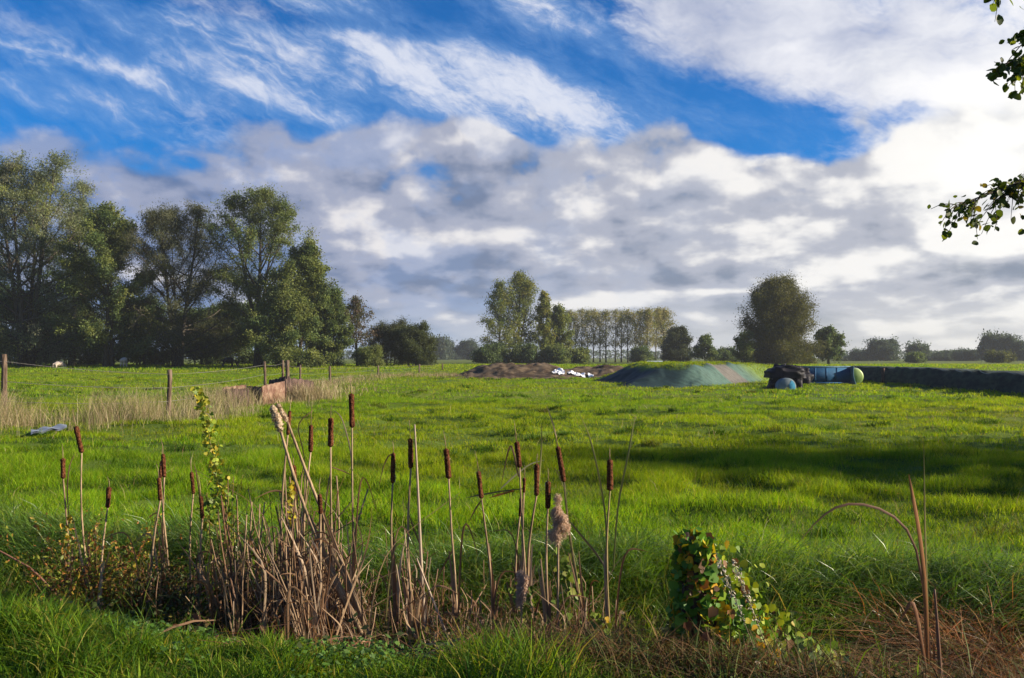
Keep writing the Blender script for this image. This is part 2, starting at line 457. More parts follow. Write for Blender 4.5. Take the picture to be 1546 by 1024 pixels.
field_grass(rg, 120000, 78.0, 125.0, 0.06, 0.12, 0.24, 'pasture_grass', 'green pasture grass along the foot of the far trees')
# thin straw stems and brownish trodden patches
n = 5200; Y = 6.5 + 55 * rg.random(n) ** 1.7; X = (0.655 * Y + 1) * rg.uniform(-1, 1, n); ok = rg.random(n) < 0.15 + ss(0.5, 0.68, fbm(X * 0.5 + 70, Y * 0.5, 3)); X, Y = X[ok], Y[ok]; n = len(X)
g = Geo(); blades(g, rg, X, Y, rg.uniform(0.08, 0.26, n), 0.0022 + 0.00038 * Y, pal(rg, n, [(0.36, 0.30, 0.17), (0.26, 0.20, 0.10), (0.20, 0.13, 0.06)], [3, 3, 2]), 0.6)
tag(g.build('dry_grass', m_dry), 'thin straw coloured stems scattered through the pasture', 'dry grass', kind='stuff')
# coarse darker tufts the cattle leave standing
nt_ = 420; k = 85
yc = 7.5 + 62 * rg.random(nt_) ** 1.5; xc = (0.655 * yc + 1) * rg.uniform(-1, 1, nt_)
rr = rg.uniform(0.08, 0.34, nt_); a = rg.uniform(0, 6.3, (nt_, k)); q = np.sqrt(rg.random((nt_, k)))
X = (xc[:, None] + np.cos(a) * q * rr[:, None] * 1.5).ravel(); Y = (yc[:, None] + np.sin(a) * q * rr[:, None]).ravel(); n = len(X)
c = np.repeat(pal(rg, nt_, [(0.05, 0.105, 0.010), (0.07, 0.14, 0.010), (0.10, 0.115, 0.022)], [4, 3, 1]), k, axis=0)
g = Geo(); blades(g, rg, X, Y, rg.uniform(0.08, 0.21, n), 0.005 + 0.0006 * Y, c, 0.9)
tag(g.build('coarse_grass', m_blade), 'coarse dark green tufts scattered over the pasture', 'grass', kind='stuff')
# long grass hanging over the far bank
n = 34000
X = rg.uniform(-6.5, 6.0, n); Y = far_edge(X) + rg.normal(-0.02, 0.36, n)
c = pal(rg, n, [(0.095, 0.185, 0.022), (0.14, 0.235, 0.024), (0.07, 0.14, 0.035), (0.23, 0.26, 0.06)], [4, 3, 2.5, 1.4])
g = Geo(); cl = ss(0.35, 0.65, fbm(X * 1.6, Y * 1.6, 2))
blades(g, rg, X, Y, rg.uniform(0.16, 0.34, n) * (0.55 + 0.7 * cl), np.full(n, 0.0058), c, 1.15, 4, lean=rg.normal(-1.5, 1.0, n))
tag(g.build('bank_grass', leaf_mat('glossy_blade', 0.4, 0.35, 0.5)), 'long drooping dark green grass on the far bank of the ditch', 'grass', kind='stuff')
# green blades standing between the reeds
n = 15000; X = rg.uniform(-4.0, 1.9, n); Y = mid_ditch(X) + rg.normal(0.0, 0.34, n); ok = rg.random(n) < ss(0.36, 0.6, fbm(X * 2.1 + 33, Y * 2.1, 3)); X, Y = X[ok], Y[ok]; n = len(X)
g = Geo(); blades(g, rg, X, Y, rg.uniform(0.12, 0.42, n), rg.uniform(0.003, 0.007, n), pal(rg, n, [(0.09, 0.17, 0.015), (0.15, 0.21, 0.02), (0.06, 0.12, 0.02), (0.26, 0.20, 0.07)], [3, 3, 2, 2]), 0.8, 4)
tag(g.build('ditch_grass', m_blade), 'green and straw coloured grass between the reeds in the ditch', 'grass', kind='stuff')
# near bank at the photographer's feet
n = 90000
X = rg.uniform(-4.6, 3.6, n); 
Y = near_edge(X) + 0.12 - np.abs(rg.normal(0, 1, n)) * 0.65; edge = ss(-0.5, 0.1, Y - near_edge(X))
rt = ss(-1.9, 0.3, X) * 0.75 + ss(0.3, 1.9, X) * 0.25                                          # thins out to the right, where brown growth takes over
ok = rg.random(n) > rt * 0.75
X, Y, edge = X[ok], Y[ok], edge[ok]; n = len(X)
cl = fbm(X * 1.9 + 5, Y * 1.9, 3)
c = pal(rg, n, [(0.095, 0.195, 0.014), (0.17, 0.25, 0.018), (0.055, 0.125, 0.018), (0.30, 0.26, 0.06)], [4, 3.5, 2.5, 1.2])
g = Geo(); blades(g, rg, X, Y, rg.uniform(0.05, 0.27, n) ** 1.0 * (0.35 + 1.1 * ss(0.35, 0.7, cl)) * (1 - 0.62 * edge), rg.uniform(0.003, 0.0075, n), c, 0.8, 4)
tag(g.build('bank_grass', m_blade), 'green grass on the near bank at the bottom edge', 'grass', kind='stuff')

# ------------------------------------------------------------------ trees
m_crown = leaf_mat('tree_leaf', 0.45, 0.6, 0.15, (1.05, 1.05, 0.7))
m_bark = rough_mat('bark', (0.035, 0.028, 0.02), (0.10, 0.085, 0.065), 3.0, 0.95, 0.15, 0.6, (4, 4, 0.6))

DENS = 2.3
def grow(seed, H, R, prof, trunks, n_limb=22, el=(35, 70), t0=0.12, curve=0.15, nsec=9, leaves=70, leaf=(0.24, 0.09),
         spread=0.35, cols=None, w=None, droop=0.0, seclen=0.34, r0=None, bare=0.0, sec_up=0.2, topfill=True, pw=1.05):
    """a tapered trunk or trunks with limbs that end at the crown's outline, branchlets, and leaves round the branchlets"""
    rng = np.random.default_rng(seed)
    gt, gc = Geo(), Geo()
    pz = np.array([p[0] for p in prof]); pr = np.array([p[1] for p in prof])
    outline = lambda z: R * np.interp(z / H, pz, pr, right=0.0)
    r0 = r0 or H * 0.018
    P_, A_, C_ = [], [], []
    for (bx, by, lx, ly, hf) in trunks:
        tt = np.linspace(0, 1, 9)
        path = np.stack([bx + lx * tt ** 1.3 + np.cumsum(rng.normal(0, 0.012 * H, 9)) * tt * 0.5, by + ly * tt ** 1.3 + np.cumsum(rng.normal(0, 0.012 * H, 9)) * tt * 0.5, -0.15 + (H * hf + 0.15) * tt], -1)
        rr = r0 * hf * ((1 - tt) ** 0.9 * 0.95 + 0.05); rr[0] *= 1.35
        tube(gt, path, rr, 7)
        N = max(4, int(n_limb * hf))
        for i in range(N + (2 if topfill else 0)):
            t = min(0.985, t0 + (1 - t0) * ((i + rng.random()) / N) ** pw)
            st = np.array([np.interp(t, tt, path[:, k]) for k in range(3)])
            az = 2.4 * i + rng.uniform(-0.5, 0.5)
            e = R_(np.interp(t, (t0, 1), el) + rng.normal(0, 9))
            dr = np.array([math.cos(az) * math.cos(e), math.sin(az) * math.cos(e), math.sin(e)])
            lim = rng.uniform(0.8, 1.18); L = 0.3
            while L < H:
                p = st + dr * L + np.array([0, 0, curve * L * L / max(R, 1) * 0.5])
                if math.hypot(p[0], p[1]) > outline(p[2]) * lim or p[2] > H * 1.0: break
                L += 0.06 * R
            s = np.linspace(0, 1, 6)
            lp = st + dr * (L * s)[:, None] + np.array([0, 0, 1.0]) * (curve * (L * s) ** 2 / max(R, 1) * 0.5)[:, None] + rng.normal(0, 0.02 * L, (6, 3)) * s[:, None]
            lr = min(np.interp(t, tt, rr) * 0.65, 0.012 * L + 0.03)
            tube(gt, lp, lr * (1 - 0.85 * s), 5, cap=False)
            ns = max(3, int(nsec * min(1.3, 0.35 + L / max(R, 0.1))))
            for j in range(ns):
                q = 0.22 + 0.78 * (j + rng.random()) / ns
                b = np.array([np.interp(q, s, lp[:, k]) for k in range(3)])
                d2 = unit(dr * 0.55 + rand_unit(rng, 1)[0] * 0.8 + np.array([0, 0, sec_up]))
                l2 = seclen * R * rng.uniform(0.45, 1.0) * (1.15 - 0.55 * q)
                u = np.linspace(0, 1, 4)
                sp_ = b + d2 * (l2 * u)[:, None] - np.array([0, 0, 1.0]) * (droop * l2 * u ** 2)[:, None]
                tube(gt, sp_, lr * 0.35 * (1 - 0.8 * u) + 0.004, 3, cap=False)
                if rng.random() < bare: continue
                m = int(DENS * leaves * rng.uniform(0.4, 1.5) * (0.5 + l2 / (seclen * R)))
                uu = rng.uniform(0.1, 1.1, m)
                pp = b + d2 * (l2 * uu)[:, None] - np.array([0, 0, 1.0]) * (droop * l2 * uu ** 2)[:, None] + rng.normal(0, 1.3 * spread * (0.4 + 0.6 * rng.random()), (m, 3)) * np.array([1, 1, 0.85])
                P_.append(pp)
                ax = rand_unit(rng, m) + d2 * 0.6 - np.array([0, 0, 1.0]) * droop * 1.4
                A_.append(unit(ax))
                base = np.asarray(cols)[rng.choice(len(cols), p=np.asarray(w) / np.sum(w))]
                C_.append(base * rng.uniform(0.75, 1.3) * rng.uniform(0.7, 1.35, (m, 1)))
    P_, A_, C_ = np.concatenate(P_), np.concatenate(A_), np.concatenate(C_)
    ok = P_[:, 2] > 0.15
    P_, A_, C_ = P_[ok], A_[ok], C_[ok]
    sd_ = unit(np.cross(A_, rand_unit(rng, len(P_))))
    k = rng.uniform(0.7, 1.35, len(P_))
    cards(gc, P_, A_, sd_, 0.82 * leaf[0] * k, 0.8 * leaf[1] * k, C_)
    return gt, gc
R_ = math.radians

WILLOW = [(0.167, 0.1892, 0.0892), (0.1291, 0.1604, 0.0848), (0.1975, 0.2006, 0.1229), (0.0912, 0.1204, 0.058)]
OLIVE = [(0.1247, 0.1532, 0.0405), (0.1637, 0.1827, 0.0506), (0.0779, 0.1132, 0.0354)]
DARK = [(0.0623, 0.0965, 0.0362), (0.0891, 0.1254, 0.0414), (0.1158, 0.1447, 0.0518)]
POPLAR = [(0.1645, 0.1794, 0.0396), (0.1216, 0.1495, 0.0343), (0.2145, 0.2018, 0.0462)]
PALE = [(0.26, 0.2275, 0.108), (0.195, 0.1869, 0.0792), (0.3087, 0.26, 0.144)]
FAR = [(0.0526, 0.0801, 0.0518), (0.0679, 0.0919, 0.0586), (0.0421, 0.0636, 0.0449)]
W3 = [4, 3, 2]; W4 = [4, 3, 2, 2]
UPRIGHT = [(0, .45), (.12, .8), (.35, 1), (.6, .92), (.8, .66), (.93, .36), (1, .1)]
ROUND = [(0, .6), (.12, .9), (.35, 1), (.6, .97), (.82, .72), (.95, .4), (1, .12)]
OVAL = [(0, .1), (.2, .55), (.4, .9), (.6, 1), (.8, .8), (.93, .45), (1, .1)]
VASE = [(0, .1), (.25, .5), (.5, .8), (.75, 1), (.9, .8), (1, .25)]
COLUMN = [(0, .3), (.2, .8), (.45, 1), (.7, .75), (.88, .4), (1, .08)]
protos = {}
def tree(name, label, px, top, halfw, d, group=None, style=None, seed=0, cat='tree', proto=None, rz=0.0, leaning=0.0, **kw):
    X = ray(px, 540)[0] * d
    z0 = float(gz(X, d)); H = at(px, top, d)[2] - z0; Rr = 1.08 * halfw / FOC * d
    root = thing(name, label, cat, (X, d, z0), group, rz)
    if proto is not None and proto in protos:
        h0, w0, parts = protos[proto]
        root.scale = (Rr / w0, Rr / w0, H / h0)
        for p in parts:
            c = p.copy(); col.objects.link(c); c.parent = root
        return root
    gt, gc = grow(seed, H, Rr, **kw)
    tr = gt.build('trunk', m_bark, root, True); cr = gc.build('crown', m_crown, root)
    if proto is not None: protos[proto] = (H, Rr, (tr, cr))
    return root

# --- the wood on the left, about a hundred metres off
LG = 'willows and alders of the wood on the left'
def multi(n, sp, lean, seed, hf=(0.75, 1.0)):
    r = random.Random(seed)
    L = []
    for i in range(n):
        a = i * 2 * math.pi / n + r.uniform(-.5, .5); k = r.uniform(.5, 1)
        L.append((math.cos(a) * sp * k, math.sin(a) * sp * k, math.cos(a) * lean * k, math.sin(a) * lean * k, 1.0 if i == 0 else r.uniform(*hf)))
    return L
tree('willow_tree', 'tallest willow, at the left edge of the photo above the first post', 40, 250, 118, 100, LG, seed=1, prof=UPRIGHT, trunks=multi(4, 0.7, 3.4, 1), n_limb=22, pw=1.2, el=(5, 72), t0=.05, nsec=9,
     leaves=62, leaf=(.30, .09), spread=.42, cols=WILLOW + OLIVE[:2], w=[3, 2, 3, 2, 2, 2], droop=.25, seclen=.30, r0=.36)
tree('willow_tree', 'narrow upright willow leaning out beside the tallest willow', 108, 288, 42, 104, LG, seed=2, prof=COLUMN, trunks=[(0, 0, 1.2, 0, 1)], n_limb=22, el=(15, 75), t0=.08, nsec=8,
     leaves=58, leaf=(.30, .09), spread=.4, cols=WILLOW, w=W4, droop=.2, seclen=.55)
tree('alder_tree', 'dark olive alder between the tallest willow and the rounded grey willow', 160, 326, 62, 96, LG, seed=3, prof=ROUND, trunks=[(0, 0, .3, 0, 1), (.5, .3, -.8, .5, .8)], n_limb=21, el=(10, 68), t0=.06, nsec=9,
     leaves=64, leaf=(.28, .16), spread=.36, cols=OLIVE + DARK, w=[4, 2, 3, 2, 2, 1], seclen=.38)
tree('willow_tree', 'broad rounded grey willow with drooping twigs in the left wood', 268, 319, 100, 100, LG, seed=44, prof=ROUND, trunks=multi(5, .6, 3.6, 4), n_limb=16, pw=1.15, el=(5, 70), t0=.07, nsec=9,
     leaves=52, leaf=(.30, .075), spread=.38, cols=[(0.085, 0.092, 0.050), (0.070, 0.080, 0.040), (0.105, 0.105, 0.055), (0.09, 0.095, 0.025)], w=W4, droop=.55, seclen=.34, r0=.3)
tree('willow_tree', 'tall open willow with bare forked limbs in the middle of the wood', 388, 296, 72, 98, LG, seed=5, prof=VASE, trunks=[(0, 0, .6, 0, 1), (.3, .2, -3.4, .4, .93), (-.2, .3, 2.2, .6, .86)], n_limb=20, pw=1.1, el=(10, 72), t0=.10, nsec=9,
     leaves=50, leaf=(.28, .10), spread=.36, cols=DARK[1:] + OLIVE, w=[2, 3, 4, 3, 2], droop=.1, seclen=.34, r0=.34)
tree('alder_tree', 'olive alder leaning against the tall open willow on its right', 452, 378, 46, 95, LG, seed=6, prof=ROUND, trunks=[(0, 0, .8, 0, 1)], n_limb=30, el=(5, 70), t0=.05, nsec=9,
     leaves=60, leaf=(.26, .15), spread=.32, cols=OLIVE, w=W3, seclen=.42)
tree('alder_tree', 'low leafy alder in front of the tall open willow', 428, 440, 44, 92, LG, seed=61, prof=ROUND, trunks=[(0, 0, .3, 0, 1)], n_limb=24, el=(0, 70), t0=.05, nsec=8,
     leaves=60, leaf=(.26, .15), spread=.34, cols=OLIVE + DARK[1:], w=[3, 2, 3, 2, 2], seclen=.42)
tree('alder_tree', 'slim dark alder at the right end of the wood', 503, 446, 24, 97, LG, seed=7, prof=COLUMN, trunks=[(0, 0, .2, 0, 1)], n_limb=26, el=(10, 65), t0=.06, nsec=8,
     leaves=44, leaf=(.24, .14), spread=.26, cols=OLIVE + DARK, w=[2, 1, 2, 2, 2, 1], seclen=.55)
tree('alder_tree', 'dark bushy alder behind the slim alder, right of the olive one', 480, 432, 30, 103, LG, seed=71, prof=COLUMN, trunks=[(0, 0, -.2, 0, 1)], n_limb=26, el=(10, 65), t0=.06, nsec=8,
     leaves=50, leaf=(.24, .14), spread=.3, cols=DARK + OLIVE[:1], w=[2, 2, 2, 3], seclen=.5)
tree('young_tree', 'thin half bare young tree with reddish leaves right of the wood', 539, 456, 28, 100, seed=8, prof=OVAL, trunks=[(0, 0, .1, 0, 1), (.1, 0, -.9, .2, .85)], n_limb=16, el=(35, 70), t0=.25, nsec=6,
     leaves=11, leaf=(.22, .15), spread=.26, cols=[(0.11, .075, .05), (.09, .085, .045), (.08, .09, .03)], w=W3, seclen=.4)
tree('willow_bush', 'grey green willow bush nearest the half bare young tree', 590, 492, 34, 104, seed=9, cat='bush', prof=ROUND, trunks=multi(5, .5, 1.6, 9, (.7, .9)), n_limb=9, el=(20, 70), t0=.05, nsec=8,
     leaves=54, leaf=(.22, .07), spread=.28, cols=[(.075, .085, .045), (.06, .07, .032), (.05, .06, .025)], w=W3, seclen=.4, r0=.08)
tree('willow_bush', 'rounded willow bush standing last before the gap in the trees', 622, 496, 28, 101, seed=10, cat='bush', prof=ROUND, trunks=multi(5, .5, 1.3, 10, (.7, .9)), n_limb=9, el=(15, 70), t0=.05, nsec=8,
     leaves=54, leaf=(.22, .09), spread=.26, cols=[(.07, .085, .035), (.055, .07, .026), (.05, .06, .022)], w=W3, seclen=.4, r0=.08)
tree('shrub', 'low olive shrub under the half bare young tree', 556, 531, 20, 97, seed=11, cat='bush', prof=ROUND, trunks=multi(4, .4, .8, 11, (.7, .9)), n_limb=7, el=(10, 65), t0=.05, nsec=6,
     leaves=50, leaf=(.18, .10), spread=.2, cols=OLIVE, w=W3, seclen=.5, r0=.05)
# dark low growth between the stems of the wood
for i, (px, tp, hw, lab) in enumerate([(22, 455, 60, 'dark undergrowth bush under the tallest willow'), (105, 470, 48, 'dark undergrowth bush between the tallest willow and the alder'),
                                       (212, 462, 46, 'dark undergrowth bush between the alder and the rounded grey willow'), (305, 475, 46, 'dark undergrowth bush under the right side of the rounded grey willow'),
                                       (360, 470, 44, 'dark undergrowth bush left of the trunk of the tall open willow'), (-40, 420, 70, 'dark undergrowth bush cut by the left edge')]):
    tree('undergrowth_bush', lab, px, tp, hw, 106 + i, 'undergrowth bushes inside the left wood', seed=30 + i, cat='bush', prof=ROUND, trunks=multi(4, .8, 1.6, 30 + i, (.7, .9)), n_limb=9, el=(5, 70), t0=.04, nsec=8,
         leaves=62, leaf=(.30, .18), spread=.42, cols=DARK + OLIVE[2:], w=[3, 3, 1, 2], seclen=.42, r0=.1)
# --- poplars in the middle
tree('poplar_tree', 'big leafy poplar, tallest of the group in the middle', 782, 419, 36, 150, seed=12, prof=OVAL, trunks=[(0, 0, .2, 0, 1), (.2, 0, 1.8, .3, .85)], n_limb=26, el=(30, 72), t0=.14, nsec=8,
     leaves=15, leaf=(.29, .19), spread=.42, cols=POPLAR + OLIVE[:1], w=[4, 3, 2, 2], seclen=.34, r0=.3)
tree('poplar_tree', 'second big poplar, leaning against the left of the tallest one', 754, 432, 28, 147, seed=13, prof=COLUMN, trunks=[(0, 0, .1, 0, 1)], n_limb=30, el=(20, 72), t0=.1, nsec=8,
     leaves=16, leaf=(.29, .19), spread=.40, cols=OLIVE + POPLAR, w=[3, 2, 2, 3, 2, 1], seclen=.42, r0=.26)
tree('poplar_tree', 'slim poplar with a pointed top right of the big ones', 822, 447, 13, 150, seed=14, prof=COLUMN, trunks=[(0, 0, .1, 0, 1)], n_limb=26, el=(40, 72), t0=.12, nsec=6,
     leaves=26, leaf=(.32, .22), spread=.28, cols=POPLAR, w=W3, seclen=.6, r0=.16)
tree('poplar_tree', 'leafy low poplar at the start of the thin row', 843, 469, 20, 152, seed=15, prof=ROUND, trunks=[(0, 0, .1, 0, 1)], n_limb=26, el=(20, 70), t0=.05, nsec=7,
     leaves=34, leaf=(.32, .22), spread=.32, cols=OLIVE + POPLAR[:1], w=[3, 2, 1, 2], seclen=.45, r0=.16)
PG = 'thin poplars in a straight row'
PK = dict(prof=[(0, .0), (.2, .3), (.36, .75), (.7, 1), (.92, .9), (1, .45)], el=(48, 76), t0=.24, nsec=7, leaf=(.28, .17), spread=.40, cols=PALE + POPLAR[:1], w=[3, 3, 1, 3], seclen=.45, r0=.15)
ORD = ['first', 'second', 'third', 'fourth', 'fifth', 'sixth', 'seventh', 'eighth', 'ninth', 'tenth', 'eleventh', 'twelfth', 'thirteenth']
row = [(861, 473, 'a'), (869, 475, 'd'), (878, 470, 'b'), (887, 473, 'e'), (896, 472, 'c'), (906, 475, 'd'), (915, 473, 'a'), (929, 471, 'b'), (938, 474, 'e'), (948, 472, 'c'), (959, 475, 'd'), (967, 472, 'a'), (977, 471, 'f'), (990, 470, 'c'), (1003, 471, 'f')]
for i, (px, tp, k) in enumerate(row):
    lab = ORD[i] + ' thin poplar of the straight row, counted from the big poplars' if i < 13 else ('thin poplar crowding the broad one at the right end of the row', 'broad leafy poplar at the right end of the straight row')[i - 13]
    tree('poplar_tree', lab, px, tp, 11 if k != 'f' else (16 if px > 990 else 12), 182 + (i % 3) * 3, PG, seed=40 + ord(k), proto=k, rz=i * 1.3, trunks=[(0, 0, random.Random(i).uniform(-.3, .3), 0, 1)],
         n_limb=22 if k != 'f' else 26, leaves={'a': 8, 'b': 6, 'c': 8, 'd': 5, 'e': 6, 'f': 12}[k], bare=.2 if k != 'f' else .05, **PK)
for i, (px, tp, hw, d, lab) in enumerate([(745, 527, 20, 144, 'dark shrub at the foot of the left big poplar'), (793, 529, 22, 143, 'dark shrub at the foot of the tallest poplar'), (838, 530, 22, 143, 'olive shrub at the foot of the leafy low poplar'),
                                          (870, 535, 16, 146, 'low olive shrub under the first thin poplars'), (968, 533, 22, 176, 'dark hedge shrub behind the right end of the poplar row'), (735, 533, 18, 141, 'small dark shrub left of the big poplars')]):
    tree('shrub', lab, px, tp, hw, d, 'shrubs at the foot of the poplars', seed=50 + i, cat='bush', prof=ROUND, trunks=multi(4, .5, .8, 50 + i, (.7, .95)), n_limb=9, el=(5, 65), t0=.05, nsec=8,
         leaves=44, leaf=(.34, .22), spread=.34, cols=(DARK if i in (0, 1, 4, 5) else OLIVE), w=W3, seclen=.45, r0=.06)
# --- right of the row
tree('round_tree', 'round dark grey green tree at the right end of the poplar row', 1022, 501, 20, 160, seed=16, prof=ROUND, trunks=multi(3, .3, .8, 16), n_limb=14, el=(5, 70), t0=.08, nsec=9,
     leaves=42, leaf=(.32, .16), spread=.32, cols=[(.055, .068, .034), (.045, .056, .028)], w=[1, 1], seclen=.4, r0=.14)
tree('young_oak', 'small broken crowned oak with a pointed top, left of the big willow', 1064, 512, 19, 150, seed=17, prof=[(0, .5), (.15, .95), (.4, 1), (.7, .6), (1, .1)], trunks=[(0, 0, .1, 0, 1)], n_limb=22, el=(5, 60), t0=.12, nsec=7,
     leaves=26, leaf=(.32, .2), spread=.24, cols=DARK + OLIVE[:1], w=[3, 2, 2, 2], seclen=.42, r0=.12)
tree('shrub', 'low dark shrub between the small oak and the big willow', 1094, 533, 18, 165, seed=18, cat='bush', prof=ROUND, trunks=multi(3, .5, .8, 18), n_limb=8, el=(5, 65), t0=.05, nsec=7, leaves=40, leaf=(.34, .2), spread=.32, cols=DARK, w=W3, seclen=.45, r0=.06)
tree('willow_tree', 'big dense round topped willow standing alone right of centre', 1175, 430, 51, 120, seed=19, prof=[(0, .7), (.1, .92), (.3, 1), (.6, .95), (.82, .74), (.95, .42), (1, .15)], trunks=multi(5, .4, 1.3, 19), n_limb=28, el=(-5, 76), t0=.03, nsec=11, pw=1.2,
     leaves=42, leaf=(.28, .10), spread=.50, cols=[(.085, .085, .022), (.065, .070, .02), (.105, .10, .028)], w=W3, droop=.2, seclen=.34, r0=.26)
tree('shrub', 'small thin shrub against the left foot of the big willow', 1124, 508, 15, 117, seed=20, cat='bush', prof=COLUMN, trunks=multi(3, .3, .6, 20), n_limb=9, el=(20, 70), t0=.1, nsec=6, leaves=22, leaf=(.26, .12), spread=.22, cols=OLIVE, w=W3, seclen=.5, r0=.06)
tree('round_tree', 'small dark tree with an open crown right of the big willow', 1250, 501, 23, 132, seed=21, prof=[(0, .2), (.25, .6), (.5, 1), (.8, .85), (1, .3)], trunks=[(0, 0, .2, 0, 1), (.2, 0, -.8, .1, .8)], n_limb=18, el=(10, 65), t0=.2, nsec=7,
     leaves=30, leaf=(.30, .2), spread=.26, cols=DARK, w=W3, seclen=.38, r0=.16)
tree('shrub', 'little round shrub between the big willow and the open dark tree', 1217, 539, 13, 128, seed=22, cat='bush', prof=ROUND, trunks=multi(3, .3, .4, 22), n_limb=7, el=(5, 65), t0=.05, nsec=6, leaves=30, leaf=(.26, .16), spread=.22, cols=DARK, w=W3, seclen=.45, r0=.05)
FK = dict(prof=ROUND, el=(5, 70), t0=.06, nsec=8, leaf=(.55, .36), spread=.55, cols=FAR, w=W3, seclen=.42, r0=.16, n_limb=11)
FG = 'far trees beyond the dark clamp wall'
far = [(1333, 522, 26, 250, 'p', 'round dark far tree above the post of the clamp wall'), (1298, 538, 22, 262, 'q', 'low far tree right of the open dark tree'), (1384, 534, 20, 255, 'q', 'far tree rising behind the pale green bush'),
       (1408, 536, 18, 262, 'p', 'far tree just right of the pale green bush'), (1432, 538, 16, 268, 'r', 'flat topped far tree in the middle of the far row'), (1452, 538, 14, 262, 'q', 'small far tree in the middle of the far row'),
       (1468, 533, 18, 258, 'p', 'far tree left of the tallest far pair'), (1496, 526, 19, 250, 'r', 'lower one of the tallest far pair near the right edge'), (1518, 518, 24, 246, 'p', 'tallest far tree near the right edge'),
       (1549, 524, 27, 240, 'p', 'far tree cut by the right edge'), (1592, 527, 28, 250, 'p', 'far tree just outside the right edge'), (1276, 541, 14, 270, 'r', 'small far tree left of the low far tree')]
for i, (px, tp, hw, d, k, lab) in enumerate(far):
    tree('far_tree', lab, px, tp, hw, d, FG, seed=70 + ord(k), proto='far' + k, rz=i * 1.1, trunks=multi(3, .8, 2, ord(k)), leaves=46, **FK)
far = [(654, 527, 20, 380, 'r', 'far pale tree in the gap right of the willow bushes'), (673, 531, 16, 400, 'q', 'low far tree in the middle of the gap between bushes and poplars'), (690, 533, 14, 410, 'p', 'lowest far tree in the gap between bushes and poplars'),
       (706, 523, 20, 360, 'p', 'tallest far tree in the gap, left of the big poplars')]
for i, (px, tp, hw, d, k, lab) in enumerate(far):
    tree('far_tree', lab, px, tp, hw, d, 'far trees in the gap before the poplars', seed=80 + i, proto='far' + k, rz=2 + i, trunks=multi(3, .8, 2, ord(k)), leaves=46, **FK)
tree('shrub', 'pale green bush in front of the far trees on the right', 1380, 541, 18, 170, seed=24, cat='bush', prof=ROUND, trunks=multi(3, .5, .8, 24), n_limb=9, el=(5, 65), t0=.05, nsec=7, leaves=40, leaf=(.32, .2), spread=.32, cols=[(.10, .14, .04), (.08, .11, .03)], w=[1, 1], seclen=.45, r0=.06)
tree('shrub', 'olive bush below the tallest far tree near the right edge', 1508, 541, 26, 165, seed=25, cat='bush', prof=ROUND, trunks=multi(4, .8, 1.0, 25), n_limb=9, el=(5, 65), t0=.05, nsec=8, leaves=44, leaf=(.34, .2), spread=.36, cols=[(.10, .11, .03), (.08, .09, .025)], w=[1, 1], seclen=.45, r0=.06)
# a low line of woods on the horizon
rng = np.random.default_rng(77)
n = 26000
X = rng.uniform(-480, 620, n); Yd = 520 + rng.normal(0, 14, n)
top = 5.0 + 4.5 * fbm(X * 0.03, X * 0 + 3, 4) - 2.0
Z = 0.5 + rng.random(n) ** 0.8 * top
g = Geo(); cards(g, np.stack([X, Yd, Z], -1), rand_unit(rng, n), rand_unit(rng, n), rng.uniform(1.0, 2.2, n), rng.uniform(.8, 1.6, n), pal(rng, n, FAR, W3))
tag(g.build('distant_wood', m_crown), 'low grey green line of woods along the horizon', 'wood', kind='stuff')

# ------------------------------------------------------------------ the fence and its dry grass
m_post = rough_mat('weathered_wood', (0.055, 0.036, 0.024), (0.17, 0.12, 0.085), 6.0, 0.9, 0.2, 0.5, (3, 3, 0.5))
m_wire = rough_mat('wire', (0.10, 0.09, 0.08), (0.2, 0.19, 0.17), 30, 0.6, 0.4)
posts = [(7, 535, 20.0, .062, 0), (256, 558, 21.5, .058, .02), (399, 546, 34, .055, -.06), (427, 544, 38, .050, 0), (434, 544, 37.5, .085, 0), (453, 551, 44, .05, 0), (498, 553, 52, .075, 0), (571, 552, 68, .07, 0), (633, 550, 76, .075, 0), (668, 549, 84, .08, 0)]
fence = thing('wire_fence', 'old wire fence with leaning wooden posts, left of the field', 'fence', (0, 0, 0))
tops = []
rng = np.random.default_rng(3)
for (px, ty, d, r, ln) in posts:
    x, y, zt = at(px, ty, d); zb = float(gz(x, y)) - .3
    g = Geo(); s = np.linspace(0, 1, 7)
    P = np.stack([x - ln * (1 - s) * 1.2 + rng.normal(0, .006, 7), y + rng.normal(0, .006, 7), zb + (zt - zb) * s], -1)
    tube(g, P, r * (1.05 - .12 * s) * (1 + rng.normal(0, .04, 7)), 9)
    g.build('post', m_post, fence, True); tops.append((x, y, zt, zb + .3))
lines = [0, 1, 2, 3, 5, 6, 7, 8, 9]
for fr in (0.9, 0.62, 0.34):
    g = Geo(); P = []
    for a, b_ in zip([(-14, 19.2, tops[0][2], tops[0][3])] + [tops[i] for i in lines[:-1]], [tops[i] for i in lines]):
        for u in np.linspace(0, 1, 6)[:-1]:
            za, zb = a[3] + (a[2] - a[3]) * fr, b_[3] + (b_[2] - b_[3]) * fr
            P.append((a[0] + (b_[0] - a[0]) * u, a[1] + (b_[1] - a[1]) * u - .05, za + (zb - za) * u - .05 * 4 * u * (1 - u)))
    tube(g, P, .0055, 4); g.build('wire', m_wire, fence)

